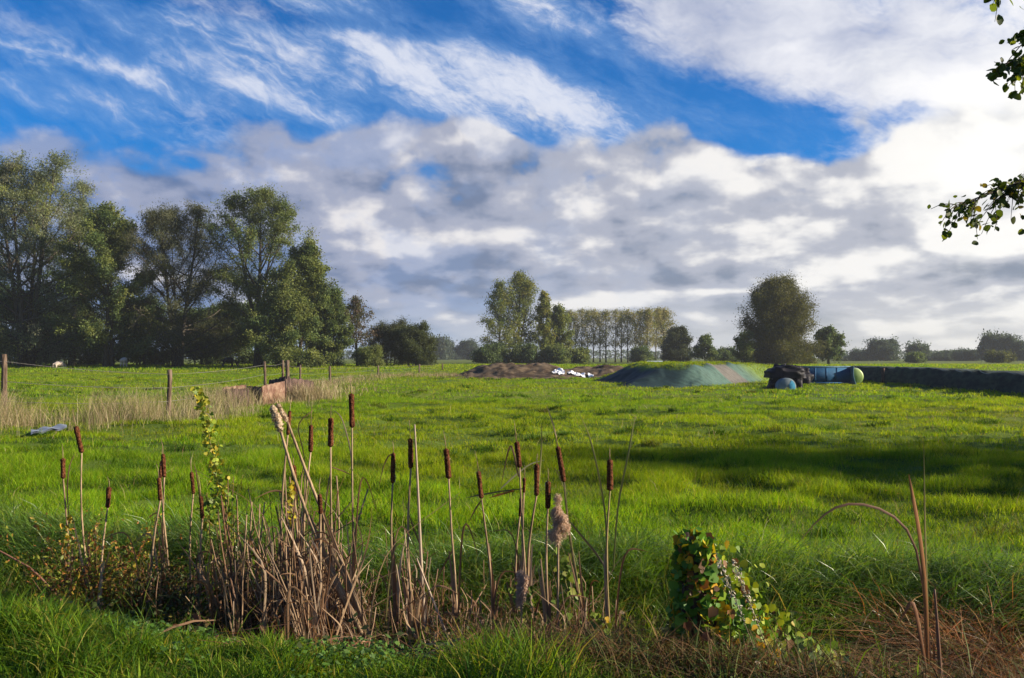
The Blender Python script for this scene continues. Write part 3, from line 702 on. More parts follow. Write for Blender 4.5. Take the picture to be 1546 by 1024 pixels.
DRYC = [(0.34, 0.265, 0.145), (0.27, 0.205, 0.115), (0.42, 0.35, 0.22), (0.16, 0.19, 0.04)]
def dry_band(rng, n, pts, half, h0, h1, w, wg=(4, 3, 3, 1.2)):
    """tall bleached grass along a line on the ground"""
    pts = np.asarray(pts, float); s = rng.random(n) * (len(pts) - 1); i = s.astype(int); f = (s - i)[:, None]
    P = pts[i] * (1 - f) + pts[np.minimum(i + 1, len(pts) - 1)] * f
    X = P[:, 0] + rng.normal(0, 1, n) * half; Y = P[:, 1] + rng.normal(0, 1, n) * half
    cl = ss(.36, .62, fbm(X * .9 + 4, Y * .9, 3)); ok = rng.random(n) < .12 + cl
    X, Y, cl = X[ok], Y[ok], cl[ok]; n = len(X)
    g = Geo(); blades(g, rng, X, Y, rng.uniform(h0, h1, n) * (.55 + .6 * cl), np.full(n, w) * rng.uniform(.6, 1.3, n), pal(rng, n, DRYC, wg), .45, 4)
    return g
rng = np.random.default_rng(21)
gp = lambda px, d: (ray(px, 540)[0] * d, d)
g = dry_band(rng, 15000, [gp(-60, 18.6), gp(60, 19.4), gp(170, 19.8), gp(262, 20.8), gp(330, 24)], .75, .10, .92, .0055, (4, 3, 3, 4))
tag(g.build('dry_grass', m_dry), 'tall bleached dry grass along the foot of the wire fence', 'dry grass', kind='stuff')
g = dry_band(rng, 6000, [gp(335, 26.0), gp(400, 27.8), gp(440, 29), gp(478, 30.5)], .5, .25, .75, .009)
tag(g.build('dry_grass', m_dry), 'tall bleached dry grass round the rusty trough', 'dry grass', kind='stuff')
g = dry_band(rng, 9000, [gp(470, 34), gp(500, 52), gp(570, 66), gp(640, 70), gp(700, 64)], 1.1, .12, .42, .02, (3, 3, 1, 3))
tag(g.build('dry_grass', m_dry), 'thin straw coloured grass along the far part of the fence', 'dry grass', kind='stuff')

# ------------------------------------------------------------------ rusty broken trough in the dry grass
m_rust = rough_mat('rusty_sheet', (0.10, 0.045, 0.028), (0.22, 0.14, 0.095), 5.5, 0.8, 0.3, 0.15)
m_rot = rough_mat('rotten_wood', (0.035, 0.024, 0.02), (0.13, 0.085, 0.07), 5, 0.95, 0.1, 0.7, (3, 3, .6))
def sheet(name, mat, parent, pa, pb, d0, d1, top, bot, seed, thick=.02, ragged=.0, n=16, loc=None):
    """an upright plate between two picture columns; top and bottom given in photograph rows at each end"""
    r = np.random.default_rng(seed); s = np.linspace(0, 1, n)
    V = []
    for side in (0, 1):
        for k, (e0, e1) in enumerate((bot, top)):
            for u in s:
                px, d = pa + (pb - pa) * u, d0 + (d1 - d0) * u
                row = e0 + (e1 - e0) * u + (r.normal(0, ragged) if k else 0)
                x, y, z = at(px, row, d)
                V.append((x, y + side * thick + .02 * math.sin(u * 9 + seed), max(z, float(gz(x, y)) - .08) if k == 0 else z))
    q = []
    for i in range(n - 1):
        a, b_, c_, d_ = i, n + i, 2 * n + i, 3 * n + i
        q += [(a, a + 1, b_ + 1, b_), (c_, d_, d_ + 1, c_ + 1), (b_, b_ + 1, d_ + 1, d_), (a, c_, c_ + 1, a + 1)]
    for i in (0, n - 1): q.append((i, n + i, 3 * n + i, 2 * n + i))
    g = Geo(); g.add(V, q); return g.build(name, mat, parent)
tr = thing('feed_trough', 'rusty broken feed trough half hidden in the dry grass', 'trough', (0, 0, 0))
sheet('side_panel', m_rust, tr, 395, 432, 27.0, 28.5, (583, 575), (612, 606), 1, .03, .3)
sheet('inner_panel', m_rust, tr, 336, 372, 27.6, 28.6, (585, 581), (602, 600), 2, .03, .4)
sheet('wooden_side', m_rot, tr, 334, 376, 25.0, 25.6, (588, 587), (622, 620), 3, .05, 1.2)
sheet('wooden_end', m_rot, tr, 372, 395, 27.6, 27.0, (583, 585), (616, 614), 4, .05, .6)
sheet('wooden_back', m_rot, tr, 406, 430, 31.0, 30.5, (575, 569), (590, 590), 5, .07, 1.0)
sheet('wooden_wall', m_rot, tr, 430, 473, 29.5, 31.5, (570, 576), (600, 600), 6, .07, 1.3)
# blue white sheet lying in the grass
m_pale = rough_mat('pale_sheet', (0.13, 0.16, 0.20), (0.22, 0.25, 0.30), 5, 0.6, 0.4, 0.1)
r = np.random.default_rng(8); n1, n2 = 22, 7; V = []
for j in range(n2):
    for i in range(n1):
        u, v = i / (n1 - 1), j / (n2 - 1)
        x, y = gp(48 + 54 * u, 16.9 + .8 * u + .35 * v)
        V.append((x, y, float(gz(x, y)) + .10 + .06 * u + .03 * v + .02 * math.sin(u * 14 + v * 3)))
i_ = (np.arange(n2 - 1)[:, None] * n1 + np.arange(n1 - 1)[None]).ravel(); Q = np.stack([i_, i_ + 1, i_ + n1 + 1, i_ + n1], -1)
V = np.array(V); V2 = V - np.array([0, 0, .03]); g = Geo(); g.add(np.vstack([V, V2]), np.vstack([Q, Q[:, ::-1] + n1 * n2]))
tag(g.build('plastic_sheet', m_pale), 'pale blue sheet lying flat in the dry grass by the first post', 'plastic sheet')

# ------------------------------------------------------------------ heaps in the field
def heap(name, mat, fn, x0, x1, y0, y1, nx_, ny_, parent=None, label=None, cat=None, mask=None, lift=0.0, colf=None):
    X, Y = np.meshgrid(np.linspace(x0, x1, nx_), np.linspace(y0, y1, ny_))
    Z = fn(X, Y) + lift
    i = (np.arange(ny_ - 1)[:, None] * nx_ + np.arange(nx_ - 1)[None]).ravel()
    Q = np.stack([i, i + 1, i + nx_ + 1, i + nx_], -1)
    m = (mask(X, Y) if mask is not None else (Z > gz(X, Y) - .03)).ravel()
    Q = Q[m[Q].any(1) if mask is None else m[Q].all(1)]
    use, inv = np.unique(Q, return_inverse=True); V = np.stack([X.ravel(), Y.ravel(), Z.ravel()], -1)[use]
    o = mesh(name, V, [inv.reshape(-1, 4)], mat, parent, colf(V[:, 0], V[:, 1], V[:, 2]) if colf else np.full((len(V), 3), .3), True)
    if label: tag(o, label, cat)
    return o
m_soil = rough_mat('heap_soil', (0.040, 0.026, 0.017), (0.125, 0.092, 0.060), 1.6, 1.0, 0.1, 0.6, (1, 1, 1))
def soil_z(X, Y):
    cx = ray(785, 540)[0] * 66; c2 = ray(905, 540)[0] * 66
    a = np.exp(-(np.abs((X - cx) / 4.0) ** 3 + np.abs((Y - 67) / 4.0) ** 2.6)) * 1.12
    b = np.exp(-(np.abs((X - c2) / 3.4) ** 3 + np.abs((Y - 68) / 3.6) ** 2.6)) * .86
    return gz(X, Y) - .08 + np.maximum(a, b) * (.72 + .55 * fbm(X * .7, Y * .7, 4)) + (fbm(X * 2.2, Y * 2.2, 3) - .5) * .22 * np.minimum(1, 3 * np.maximum(a, b))
soil = thing('soil_heap', 'long low brown heap of soil and muck in the field', 'heap', (0, 0, 0))
heap('mound', m_soil, soil_z, -6.5, 11, 60, 76, 150, 110, soil)
m_white = rough_mat('white_plastic', (0.62, 0.62, 0.63), (0.80, 0.80, 0.80), 2.0, 0.45, 0.4, 0.3)
for k, (px, wd, row, ht, lab) in enumerate([(846, 26, 563, 6, 'white plastic scrap at the left end on the soil heap'), (872, 30, 561, 6, 'biggest white plastic piece in the middle of the soil heap'), (892, 12, 560, 5, 'small white plastic scrap right beside the biggest piece'), (946, 26, 560, 4, 'narrow white plastic strip near the green netted heap')]):
    xc = ray(px, 540)[0] * 63.4; hw = wd / 2 / FOC * 63.4
    yc_ = 63.6 + (k % 2) * .4
    fn = lambda X, Y: soil_z(X, Y) + .04 + .55 * np.abs(fbm(X * 1.9 + k * 9, Y * 1.9, 3) - .5)
    mk = lambda X, Y: (((X - xc) / hw) ** 2 + ((Y - yc_) / (1.1 if k < 3 else .7)) ** 2) < -.15 + 1.75 * fbm(X * 1.9 + k * 5, Y * 1.3, 3)
    heap('plastic_scrap', m_white, fn, xc - hw * 1.4, xc + hw * 1.4, yc_ - 1.5, yc_ + 1.5, 46, 40, None, lab, 'plastic', mk)

# grassed silage heap under green netting
m_net, nt, b, out = material('green_netting')
a_ = nt.nodes.new('ShaderNodeAttribute'); a_.attribute_name = 'Col'
tc = nt.nodes.new('ShaderNodeTexCoord')
n1_ = noise(tc.outputs['Object'], 3.4, 7.0, 0.78)
wv = nt.nodes.new('ShaderNodeTexWave'); wv.inputs['Scale'].default_value = 1.1; wv.inputs['Distortion'].default_value = 1.5; wv.bands_direction = 'DIAGONAL'
nt.links.new(tc.outputs['Object'], wv.inputs['Vector'])
nt.links.new(vscale(a_.outputs['Color'], n1_ * 2.0 + Ex(wv.outputs['Fac']) * 0.22 - 0.22), b.inputs['Base Color'])
b.inputs['Roughness'].default_value = 0.75; b.inputs['Specular IOR Level'].default_value = 0.25
bp = nt.nodes.new('ShaderNodeBump'); bp.inputs['Strength'].default_value = 0.4; bp.inputs['Distance'].default_value = 0.06
nt.links.new(n1_.s, bp.inputs['Height']); nt.links.new(bp.outputs[0], b.inputs['Normal'])
SX0, SX1 = ray(926, 540)[0] * 47, ray(1102, 540)[0] * 47
def sil_right(Y): return ray(1074, 540)[0] * 46 + (Y - 46) * .56
def sil_z(X, Y):
    dr = sil_right(Y) - X
    prof = ss(-.2, 3.2, X - SX0 + .5 * np.sin(Y * .6)) * ss(-.2, 1.9, dr)
    fr = ss(45.2, 48.4, Y + .25 * np.sin(X * 1.3)) * (1 - ss(60, 66, Y))
    sag = .06 * np.abs(np.sin(X * 1.1 + Y * .35)) + .05 * (fbm(X * 1.7, Y * 1.7, 3) - .5)
    return gz(X, Y) - .06 + (1.14 * (.93 + .12 * fbm(X * .6, Y * .6, 3)) + sag) * prof * fr
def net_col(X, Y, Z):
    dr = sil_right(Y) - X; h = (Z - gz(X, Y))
    c = np.repeat(np.array([[.007, .026, .028]]), len(X), 0)  # front netting coloured extra dark, its shade painted in
    sd_ = ss(2.3, 1.2, dr + .6 * (fbm(X * 1.2, Y * 1.2, 2) - .5))[:, None]; c = c + (np.array([.055, .105, .082]) - c) * sd_  # receding right face painted lighter, sunlight put into its colour
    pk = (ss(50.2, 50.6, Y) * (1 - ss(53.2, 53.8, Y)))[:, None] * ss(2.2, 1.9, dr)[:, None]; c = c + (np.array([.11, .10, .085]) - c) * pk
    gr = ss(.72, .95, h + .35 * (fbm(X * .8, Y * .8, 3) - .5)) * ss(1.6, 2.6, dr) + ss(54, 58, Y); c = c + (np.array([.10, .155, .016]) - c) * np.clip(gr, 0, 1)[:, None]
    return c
sil = thing('silage_heap', 'long low silage heap under green netting with a grassy top', 'silage heap', (0, 0, 0))
heap('netting', m_net, sil_z, SX0 - 1, sil_right(66) + 1, 44.8, 67, 190, 170, sil, colf=net_col)
n = 34000; X = rng.uniform(SX0 + .6, sil_right(64), n); Y = 46.2 + 18 * rng.random(n) ** 1.4
h_ = sil_z(X, Y) - gz(X, Y); ok = (h_ > .85) & (sil_right(Y) - X > 1.7) & (rng.random(n) < .3 + ss(.85, 1.05, h_)) | (h_ > .1) & (Y > 57) & (sil_right(Y) - X > -.2); X, Y = X[ok], Y[ok]; n = len(X)
g = Geo(); blades(g, rng, X, Y, rng.uniform(.08, .2, n), np.full(n, .022), pal(rng, n, GREEN, [4, 5, 1, 1]), .6)
V = np.concatenate(g.v); V[:, 2] += sil_z(V[:, 0], V[:, 1]) - gz(V[:, 0], V[:, 1]); g.v = [V]
tag(g.build('grass_cover', m_blade, sil), kind='stuff')
# low pale and dark covers showing behind the heap
m_paleblue = rough_mat('pale_blue_plastic', (0.30, 0.38, 0.46), (0.45, 0.50, 0.56), 3, 0.6, 0.3)
m_purple = rough_mat('dark_plastic', (0.006, 0.006, 0.010), (0.016, 0.014, 0.020), 2.2, 0.6, 0.15, 0.5)
def tank(name, mat, px0, px1, top, d, dep, label, cat, rib=None):
    x0, x1 = ray(px0, 540)[0] * d, ray(px1, 540)[0] * d; zt = at(px0, top, d)[2]
    root = thing(name, label, cat, ((x0 + x1) / 2, d, float(gz((x0 + x1) / 2, d))))
    h = zt - root.location.z; hw = (x1 - x0) / 2
    g = Geo(); k = 10
    ring = [(-dep / 2, 0), (-dep / 2, h * .8), (-dep * .42, h * .95), (-dep * .3, h), (dep * .3, h), (dep * .42, h * .95), (dep / 2, h * .8), (dep / 2, 0)]
    V = [(x, y, z) for x in (-hw, -hw * .96, hw * .96, hw) for (y, z) in ring]
    m_ = len(ring); q = [(a * m_ + i, a * m_ + (i + 1) % m_, (a + 1) * m_ + (i + 1) % m_, (a + 1) * m_ + i) for a in range(3) for i in range(m_)]
    t_ = [(0, i + 1, i) for i in range(1, m_ - 1)] + [(3 * m_, 3 * m_ + i, 3 * m_ + i + 1) for i in range(1, m_ - 1)]
    g.add(V, q, t_); g.build('body', mat, root)
    for f in (-.6, 0, .6):
        g = Geo(); box(g, f * hw - .05, f * hw + .05, -dep / 2 - .03, -dep / 2 + .02, 0, h * .8); g.build('rib', rib or mat, root)
    return root
tank('water_tank', m_paleblue, 976, 999, 545, 92, 1.2, 'pale blue tank peeping over the left of the netted heap', 'tank', m_white)
tank('covered_stack', m_purple, 1012, 1034, 546, 92, 1.4, 'dark stack with white stripes peeping over the netted heap', 'stack', m_white)

# ------------------------------------------------------------------ blue skip, black cover, drum, bale
m_blue = rough_mat('blue_paint', (0.008, 0.055, 0.13), (0.013, 0.085, 0.18), 1.6, 0.75, 0.12, 0.05)
m_bluelt = rough_mat('pale_edge', (0.05, 0.11, 0.15), (0.11, 0.18, 0.22), 4, 0.8, 0.1)
SD = 49.0
skip = thing('blue_skip', 'open dark blue steel skip with a pale rim in the field', 'skip', (0, 0, 0))
def PX(px, d=SD): return ray(px, 540)[0] * d
zt, zb = at(1240, 553, SD)[2], float(gz(PX(1240), SD)) + .10
x0, x1 = PX(1188), PX(1286)
g = Geo(); box(g, x0, x1 - .06, SD + .05, SD + .12, zb, zt - .08); box(g, x0, x1 - .06, SD - .1, SD + .05, zb, zb + .07); box(g, x0, x1 - .06, SD + .12, SD + 1.5, zb, zb + .07)
box(g, x0, x1 - .06, SD + 1.5, SD + 1.57, zb, zt - .1); box(g, x0 - .06, x0 - .002, SD - .1, SD + 1.57, zb, zt - .1); g.build('body', m_blue, skip)
for px in (1212, 1229, 1246, 1262):
    g = Geo(); box(g, PX(px), PX(px) + .10, SD - .02, SD + .047, zb + .073, zt - .09); g.build('rib', m_blue, skip)
g = Geo(); tube(g, [(x0, SD + .06, zt - .04), (x1, SD + .06, zt - .04)], .045, 8); g.build('rim', m_bluelt, skip, True)
g = Geo(); s = np.linspace(0, 1, 9); hh = zt - zb
prof_ = np.stack([x1 + .05 - .05 * np.sin(s * math.pi) + .10 * (1 - s) ** 2, SD - .22 + 0 * s, zb - .04 + (hh + .05) * s], -1)
V = np.vstack([prof_, prof_ + [0, 1.7, 0], prof_ - [.05, 0, 0], prof_ + [-.05, 1.7, 0]]); q = []
for i in range(8):
    q += [(i, i + 1, 10 + i, 9 + i), (18 + i, 27 + i, 28 + i, 19 + i), (i, 18 + i, 19 + i, i + 1), (9 + i, 10 + i, 28 + i, 27 + i)]
g.add(V, q + [(8, 26, 35, 17)]); g.build('end_plate', m_bluelt, skip)
for px in (1204, 1272):
    g = Geo(); box(g, PX(px) - .15, PX(px) + .15, SD + .1, SD + 1.3, zb - .16, zb - .002); g.build('skid', m_purple, skip)
def blob_mesh(name, mat, parent, c, size, seed, amp=.12, fold=.06, nu=48, nv=26, power=3.2, flat=True):
    """a bulging cover: a rounded box with creases"""
    u = np.linspace(0, 2 * math.pi, nu, endpoint=False); v = np.linspace(0, math.pi / 2 if flat else math.pi, nv)
    U, Vv = np.meshgrid(u, v); sg = lambda x: np.sign(x) * np.abs(x) ** (2 / power)
    D = np.stack([sg(np.cos(U)) * sg(np.sin(Vv)), sg(np.sin(U)) * sg(np.sin(Vv)), sg(np.cos(Vv))], -1)
    k = 1 + amp * (fbm(U * 2.0 / math.pi * 3 + seed, Vv * 3, 3) - .5) * 2 + fold * np.sin(U * 9 + 2 * np.sin(Vv * 4 + seed)) * np.sin(Vv)
    k[:, -1] = k[:, -1] * .5 + k[:, 0] * .5
    P = D * k[..., None] * np.array(size) + np.array(c)
    i = (np.arange(nv - 1)[:, None] * nu + np.arange(nu)[None]); j = (np.arange(nv - 1)[:, None] * nu + (np.arange(nu)[None] + 1) % nu)
    g = Geo(); g.add(P.reshape(-1, 3), np.stack([i, i + nu, j + nu, j], -1).reshape(-1, 4)); return g.build(name, mat, parent, True)
BD = 42.0
cov = thing('black_cover', 'bulging black plastic cover draped over a heap beside the blue skip', 'plastic cover', (0, 0, 0))
zc = at(1190, 552, BD)[2]; bz = float(gz(PX(1195, BD), BD))
blob_mesh('draped_top', m_purple, cov, (PX(1195, BD), BD + .9, zc - .60), (.84, .85, .62), 3, .22, .022)
blob_mesh('draped_fold', m_purple, cov, (PX(1206.5, BD), BD + .55, bz - .1), (.27, .45, 1.0), 7, .2, .02)
blob_mesh('draped_side', m_purple, cov, (PX(1213, BD), BD + 1.6, bz + .30), (.74, .9, .80), 5, .24, .02)
blob_mesh('draped_back', m_purple, cov, (PX(1190, BD), BD + .95, bz - .1), (.66, .6, .88), 9, .2, .02)
m_drum = rough_mat('drum_blue', (0.13, 0.17, 0.19), (0.22, 0.26, 0.27), 2, 0.85, 0.1)
m_drumb = rough_mat('drum_bright', (0.02, 0.12, 0.21), (0.03, 0.16, 0.27), 3, 0.85, 0.1)
dr = thing('round_drum', 'pale blue round drum lying under the black cover', 'drum', (PX(1186, BD), BD - .25, bz + .17))
g = Geo(); th = np.linspace(0, 2 * math.pi, 29)[:-1]
rings = [(.40, 0), (.42, .02), (.42, .55), (.40, .58)]
V = [(math.cos(t) * r, y, math.sin(t) * r) for r, y in rings for t in th] + [(0, .0, 0), (0, .58, 0)]
q = [(a * 28 + i, a * 28 + (i + 1) % 28, (a + 1) * 28 + (i + 1) % 28, (a + 1) * 28 + i) for a in range(3) for i in range(28)]
t_ = [(112, (i + 1) % 28, i) for i in range(28)] + [(113, 84 + i, 84 + (i + 1) % 28) for i in range(28)]
g.add(V, q, t_); g.build('drum_body', m_drum, dr)
g = Geo(); V = [(math.cos(t) * r, -.012, math.sin(t) * r) for r in (.10, .37) for t in np.linspace(-1.1, 1.0, 12)]
V += [(x, y + .012, z) for x, y, z in V]
q = [(i, i + 1, 13 + i, 12 + i) for i in range(11)] + [(12 + i, 13 + i, 37 + i, 36 + i) for i in range(11)]
g.add(V, q); g.build('end_panel', m_drumb, dr)
m_bale = rough_mat('bale_wrap', (0.16, 0.26, 0.05), (0.26, 0.36, 0.09), 2.5, 0.5, 0.4, 0.3)
bl = thing('wrapped_bale', 'light green wrapped round bale beside the right end of the blue skip', 'bale', (PX(1287, 50.6), 50.6, float(gz(PX(1287, 50.6), 50.6)) + .40))
g = Geo(); rings = [(.02, -.5), (.36, -.5), (.45, -.45), (.48, -.36), (.48, .36), (.45, .45), (.36, .5), (.02, .5)]
V = [(math.cos(t) * r, y, math.sin(t) * r) for r, y in rings for t in th]
q = [(a * 28 + i, a * 28 + (i + 1) % 28, (a + 1) * 28 + (i + 1) % 28, (a + 1) * 28 + i) for a in range(7) for i in range(28)]
g.add(V, q); g.build('wrapping', m_bale, bl)
g = Geo(); tube(g, [(math.cos(t) * .485, -.30, math.sin(t) * .485) for t in np.linspace(0, 2 * math.pi, 30)], .012, 4); g.build('twine', m_white, bl)

# ------------------------------------------------------------------ dark netted clamp wall on the right
m_clamp = rough_mat('dark_netting', (0.008, 0.016, 0.014), (0.040, 0.056, 0.036), 1.6, 0.85, 0.15, 0.6, (1, 1, 3))
m_rim = rough_mat('clamp_rim', (0.10, 0.12, 0.12), (0.22, 0.25, 0.24), 2, 0.7, 0.3)
clamp = thing('clamp_wall', 'long low silage clamp wall covered in dark netting', 'clamp wall', (0, 0, 0))
cl = np.array([(PX(1290, 59), 59.0, .96), (PX(1303, 56), 56.0, .93), (PX(1343, 52), 52.0, .93), (PX(1420, 45), 45.0, .92), (PX(1480, 40), 40.0, .86), (PX(1546, 35.5), 35.5, .82), (PX(1640, 30), 30.0, .80), (PX(1760, 26), 26.0, .8)])
s = np.linspace(0, len(cl) - 1, 120); L = np.stack([np.interp(s, range(len(cl)), cl[:, k]) for k in range(3)], -1)
t2 = unit(np.gradient(L[:, :2], axis=0)); nrm = np.stack([-t2[:, 1], t2[:, 0]], -1); nrm *= np.sign(-nrm[:, :1])
G0 = gz(L[:, 0], L[:, 1]); rr_ = np.random.default_rng(4)
rows = []
for off, f in ((.42, -.15), (.30, .3), (.18, .72), (.05, .985), (-.25, 1.0), (-2.2, .95), (-3.2, -.2)):
    jit = (fbm(s * 3.1 + f * 2, s * 0 + off * 1.5, 4) - .5) * (.26 if f < .9 else .10)
    rows.append(np.stack([L[:, 0] + nrm[:, 0] * (off + jit), L[:, 1] + nrm[:, 1] * (off + jit), G0 + L[:, 2] * f + (jit * .6 if f > .5 else 0)], -1))
V = np.concatenate(rows); m_ = len(s); i_ = (np.arange(len(rows) - 1)[:, None] * m_ + np.arange(m_ - 1)[None]).ravel()
caps = [[(k * m_ + e) for k in range(len(rows))] for e in (0, m_ - 1)]
g = Geo(); g.add(V, np.stack([i_, i_ + 1, i_ + m_ + 1, i_ + m_], -1), [(c_[0], c_[k], c_[k + 1]) for c_ in caps for k in range(1, len(rows) - 1)]); g.build('netting', m_clamp, clamp, True)
rimp = np.stack([L[:, 0] + nrm[:, 0] * .06, L[:, 1] + nrm[:, 1] * .06, G0 + L[:, 2] * 1.0 + .02 + (fbm(s * 2, s * 0, 3) - .5) * .05], -1)
g = Geo(); tube(g, rimp[:86], .018, 5); g.build('rim', m_rim, clamp, True)
pp = L[int(2 / 7 * 119)]; g = Geo(); tube(g, [(pp[0] - .48, pp[1] - .1, float(gz(pp[0], pp[1])) - .2), (pp[0] - .42, pp[1] - .1, float(gz(pp[0], pp[1])) + .98)], .10, 8); g.build('post', m_rot, clamp, True)

# ------------------------------------------------------------------ cattle under the trees
def cow(name, label, px, d, rz, mats, length=1.9, lying=False, head_down=True, markz=None):
    """a grazing cow: deep barrel, bony rump, neck down to the grass, jointed legs; one continuous skinned body"""
    x = ray(px, 540)[0] * d; z = float(gz(x, d)); k = length / 1.9
    root = thing(name, label, 'cow', (x, d, z - (.5 * k if lying else 0)), None, rz)
    J = [((-.75, 0, 1.18), .24), ((-.35, 0, 1.10), .33), ((.15, 0, 1.06), .35), ((.55, 0, 1.12), .27), ((.85, 0, 1.02 if head_down else 1.25), .17), ((1.10, 0, .62 if head_down else 1.42), .13), ((1.22, 0, .40 if head_down else 1.36), .11), ((1.30, 0, .18 if head_down else 1.24), .075)]
    E_ = [(i, i + 1) for i in range(7)]
    for sy in (-1, 1):
        a = len(J)
        J += [((-.66, sy * .2, .95), .17), ((-.58, sy * .2, .68), .10), ((-.76, sy * .2, .45), .065), ((-.70, sy * .2, .06), .055)]; E_ += [(0, a), (a, a + 1), (a + 1, a + 2), (a + 2, a + 3)]
        a = len(J)
        J += [((.48, sy * .2, .80), .13), ((.50, sy * .2, .45), .065), ((.49, sy * .2, .06), .055)]; E_ += [(3, a), (a, a + 1), (a + 1, a + 2)]
    a = len(J); J += [((-.92, 0, 1.1), .03), ((-.95, 0, .6), .025), ((-.94, 0, .42), .04)]; E_ += [(0, a), (a, a + 1), (a + 1, a + 2)]
    for sy in (-1, 1):
        a = len(J); J += [((J[5][0][0] - .02, sy * .2, J[5][0][2] + .06), .035)]; E_ += [(5, a)]
    me = bpy.data.meshes.new('body'); me.from_pydata([tuple(c * k for c in p) for p, _ in J], E_, []); me.update()
    o = bpy.data.objects.new('body', me); col.objects.link(o); o.parent = root
    sk = o.modifiers.new('skin', 'SKIN'); sk.use_smooth_shade = True
    for i, (_, r_) in enumerate(J): me.skin_vertices[0].data[i].radius = (r_ * k, r_ * k)
    me.skin_vertices[0].data[2].use_root = True
    su = o.modifiers.new('sub', 'SUBSURF'); su.levels = su.render_levels = 1
    me.materials.append(mats); return root
m_cow = rough_mat('cream_hide', (0.42, 0.33, 0.26), (0.55, 0.47, 0.40), 2, 0.8, 0.2)
m_cowd = rough_mat('black_hide', (0.012, 0.011, 0.011), (0.75, 0.72, 0.68), .8, 0.7, 0.2, lo=.62, hi=.64, detail=1.0)
cow('grazing_cow', 'cream cow grazing under the dark alder in the left wood', 187, 93, R(98), m_cow, 1.5)
cow('lying_cow', 'cream cow lying in the grass under the tallest willow', 89, 93, R(70), m_cow, 1.5, True, True)
cow('grazing_cow', 'black and white cow in the shade below the tall open willow', 345, 93, R(35), m_cowd, 1.5)

# ------------------------------------------------------------------ cattails in the ditch
def stem_mat(name, c1, c2): return rough_mat(name, c1, c2, 7, 0.75, 0.25, 0.25, (5, 5, .7))
m_stem = stem_mat('cattail_stem', (0.16, 0.105, 0.055), (0.34, 0.235, 0.14))
m_stemg = stem_mat('cattail_green_stem', (0.13, 0.115, 0.035), (0.26, 0.19, 0.08))
m_head = rough_mat('cattail_spike', (0.055, 0.018, 0.008), (0.16, 0.060, 0.026), 60, 0.95, 0.1, 0.8)
m_fluff = rough_mat('cattail_fluff', (0.34, 0.24, 0.15), (0.58, 0.46, 0.32), 30, 0.95, 0.1, 0.8)
m_reed = leaf_mat('reed_leaf', 0.25, 0.6, 0.25, (1.1, 0.95, 0.7))
TAN = [(0.36, 0.24, 0.14), (0.25, 0.145, 0.08), (0.44, 0.32, 0.21), (0.19, 0.095, 0.048)]
def strip(g, pts, w0, col_, seed=0, taper=(.8, 1, .9, .12), twist=.3, side=None):
    """one long leaf along a curve"""
    pts = np.asarray(pts, float); n = 14; s = np.linspace(0, len(pts) - 1, n)
    # smooth curve through the given points
    k = len(pts); C = np.stack([np.interp(s, range(k), pts[:, i]) for i in range(3)], -1)
    for _ in range(2): C[1:-1] = .25 * C[:-2] + .5 * C[1:-1] + .25 * C[2:]
    u = np.linspace(0, 1, n); w = w0 * np.interp(u, np.linspace(0, 1, len(taper)), taper)
    t = unit(np.gradient(C, axis=0)); sd = unit(np.cross(t, np.array([0, 1.0, 0]) if side is None else np.array(side)))
    nr = np.cross(sd, t); a = twist * np.sin(u * 5 + seed)[:, None]
    sd = sd * np.cos(a) + nr * np.sin(a); nr = np.cross(sd, t)
    V = np.stack([C - sd * w[:, None] / 2, C - nr * w[:, None] * .18, C + sd * w[:, None] / 2], 1).reshape(-1, 3)
    i = np.arange(n - 1) * 3
    g.add(V, np.concatenate([np.stack([i, i + 1, i + 4, i + 3], -1), np.stack([i + 1, i + 2, i + 5, i + 4], -1)]), None, col_)

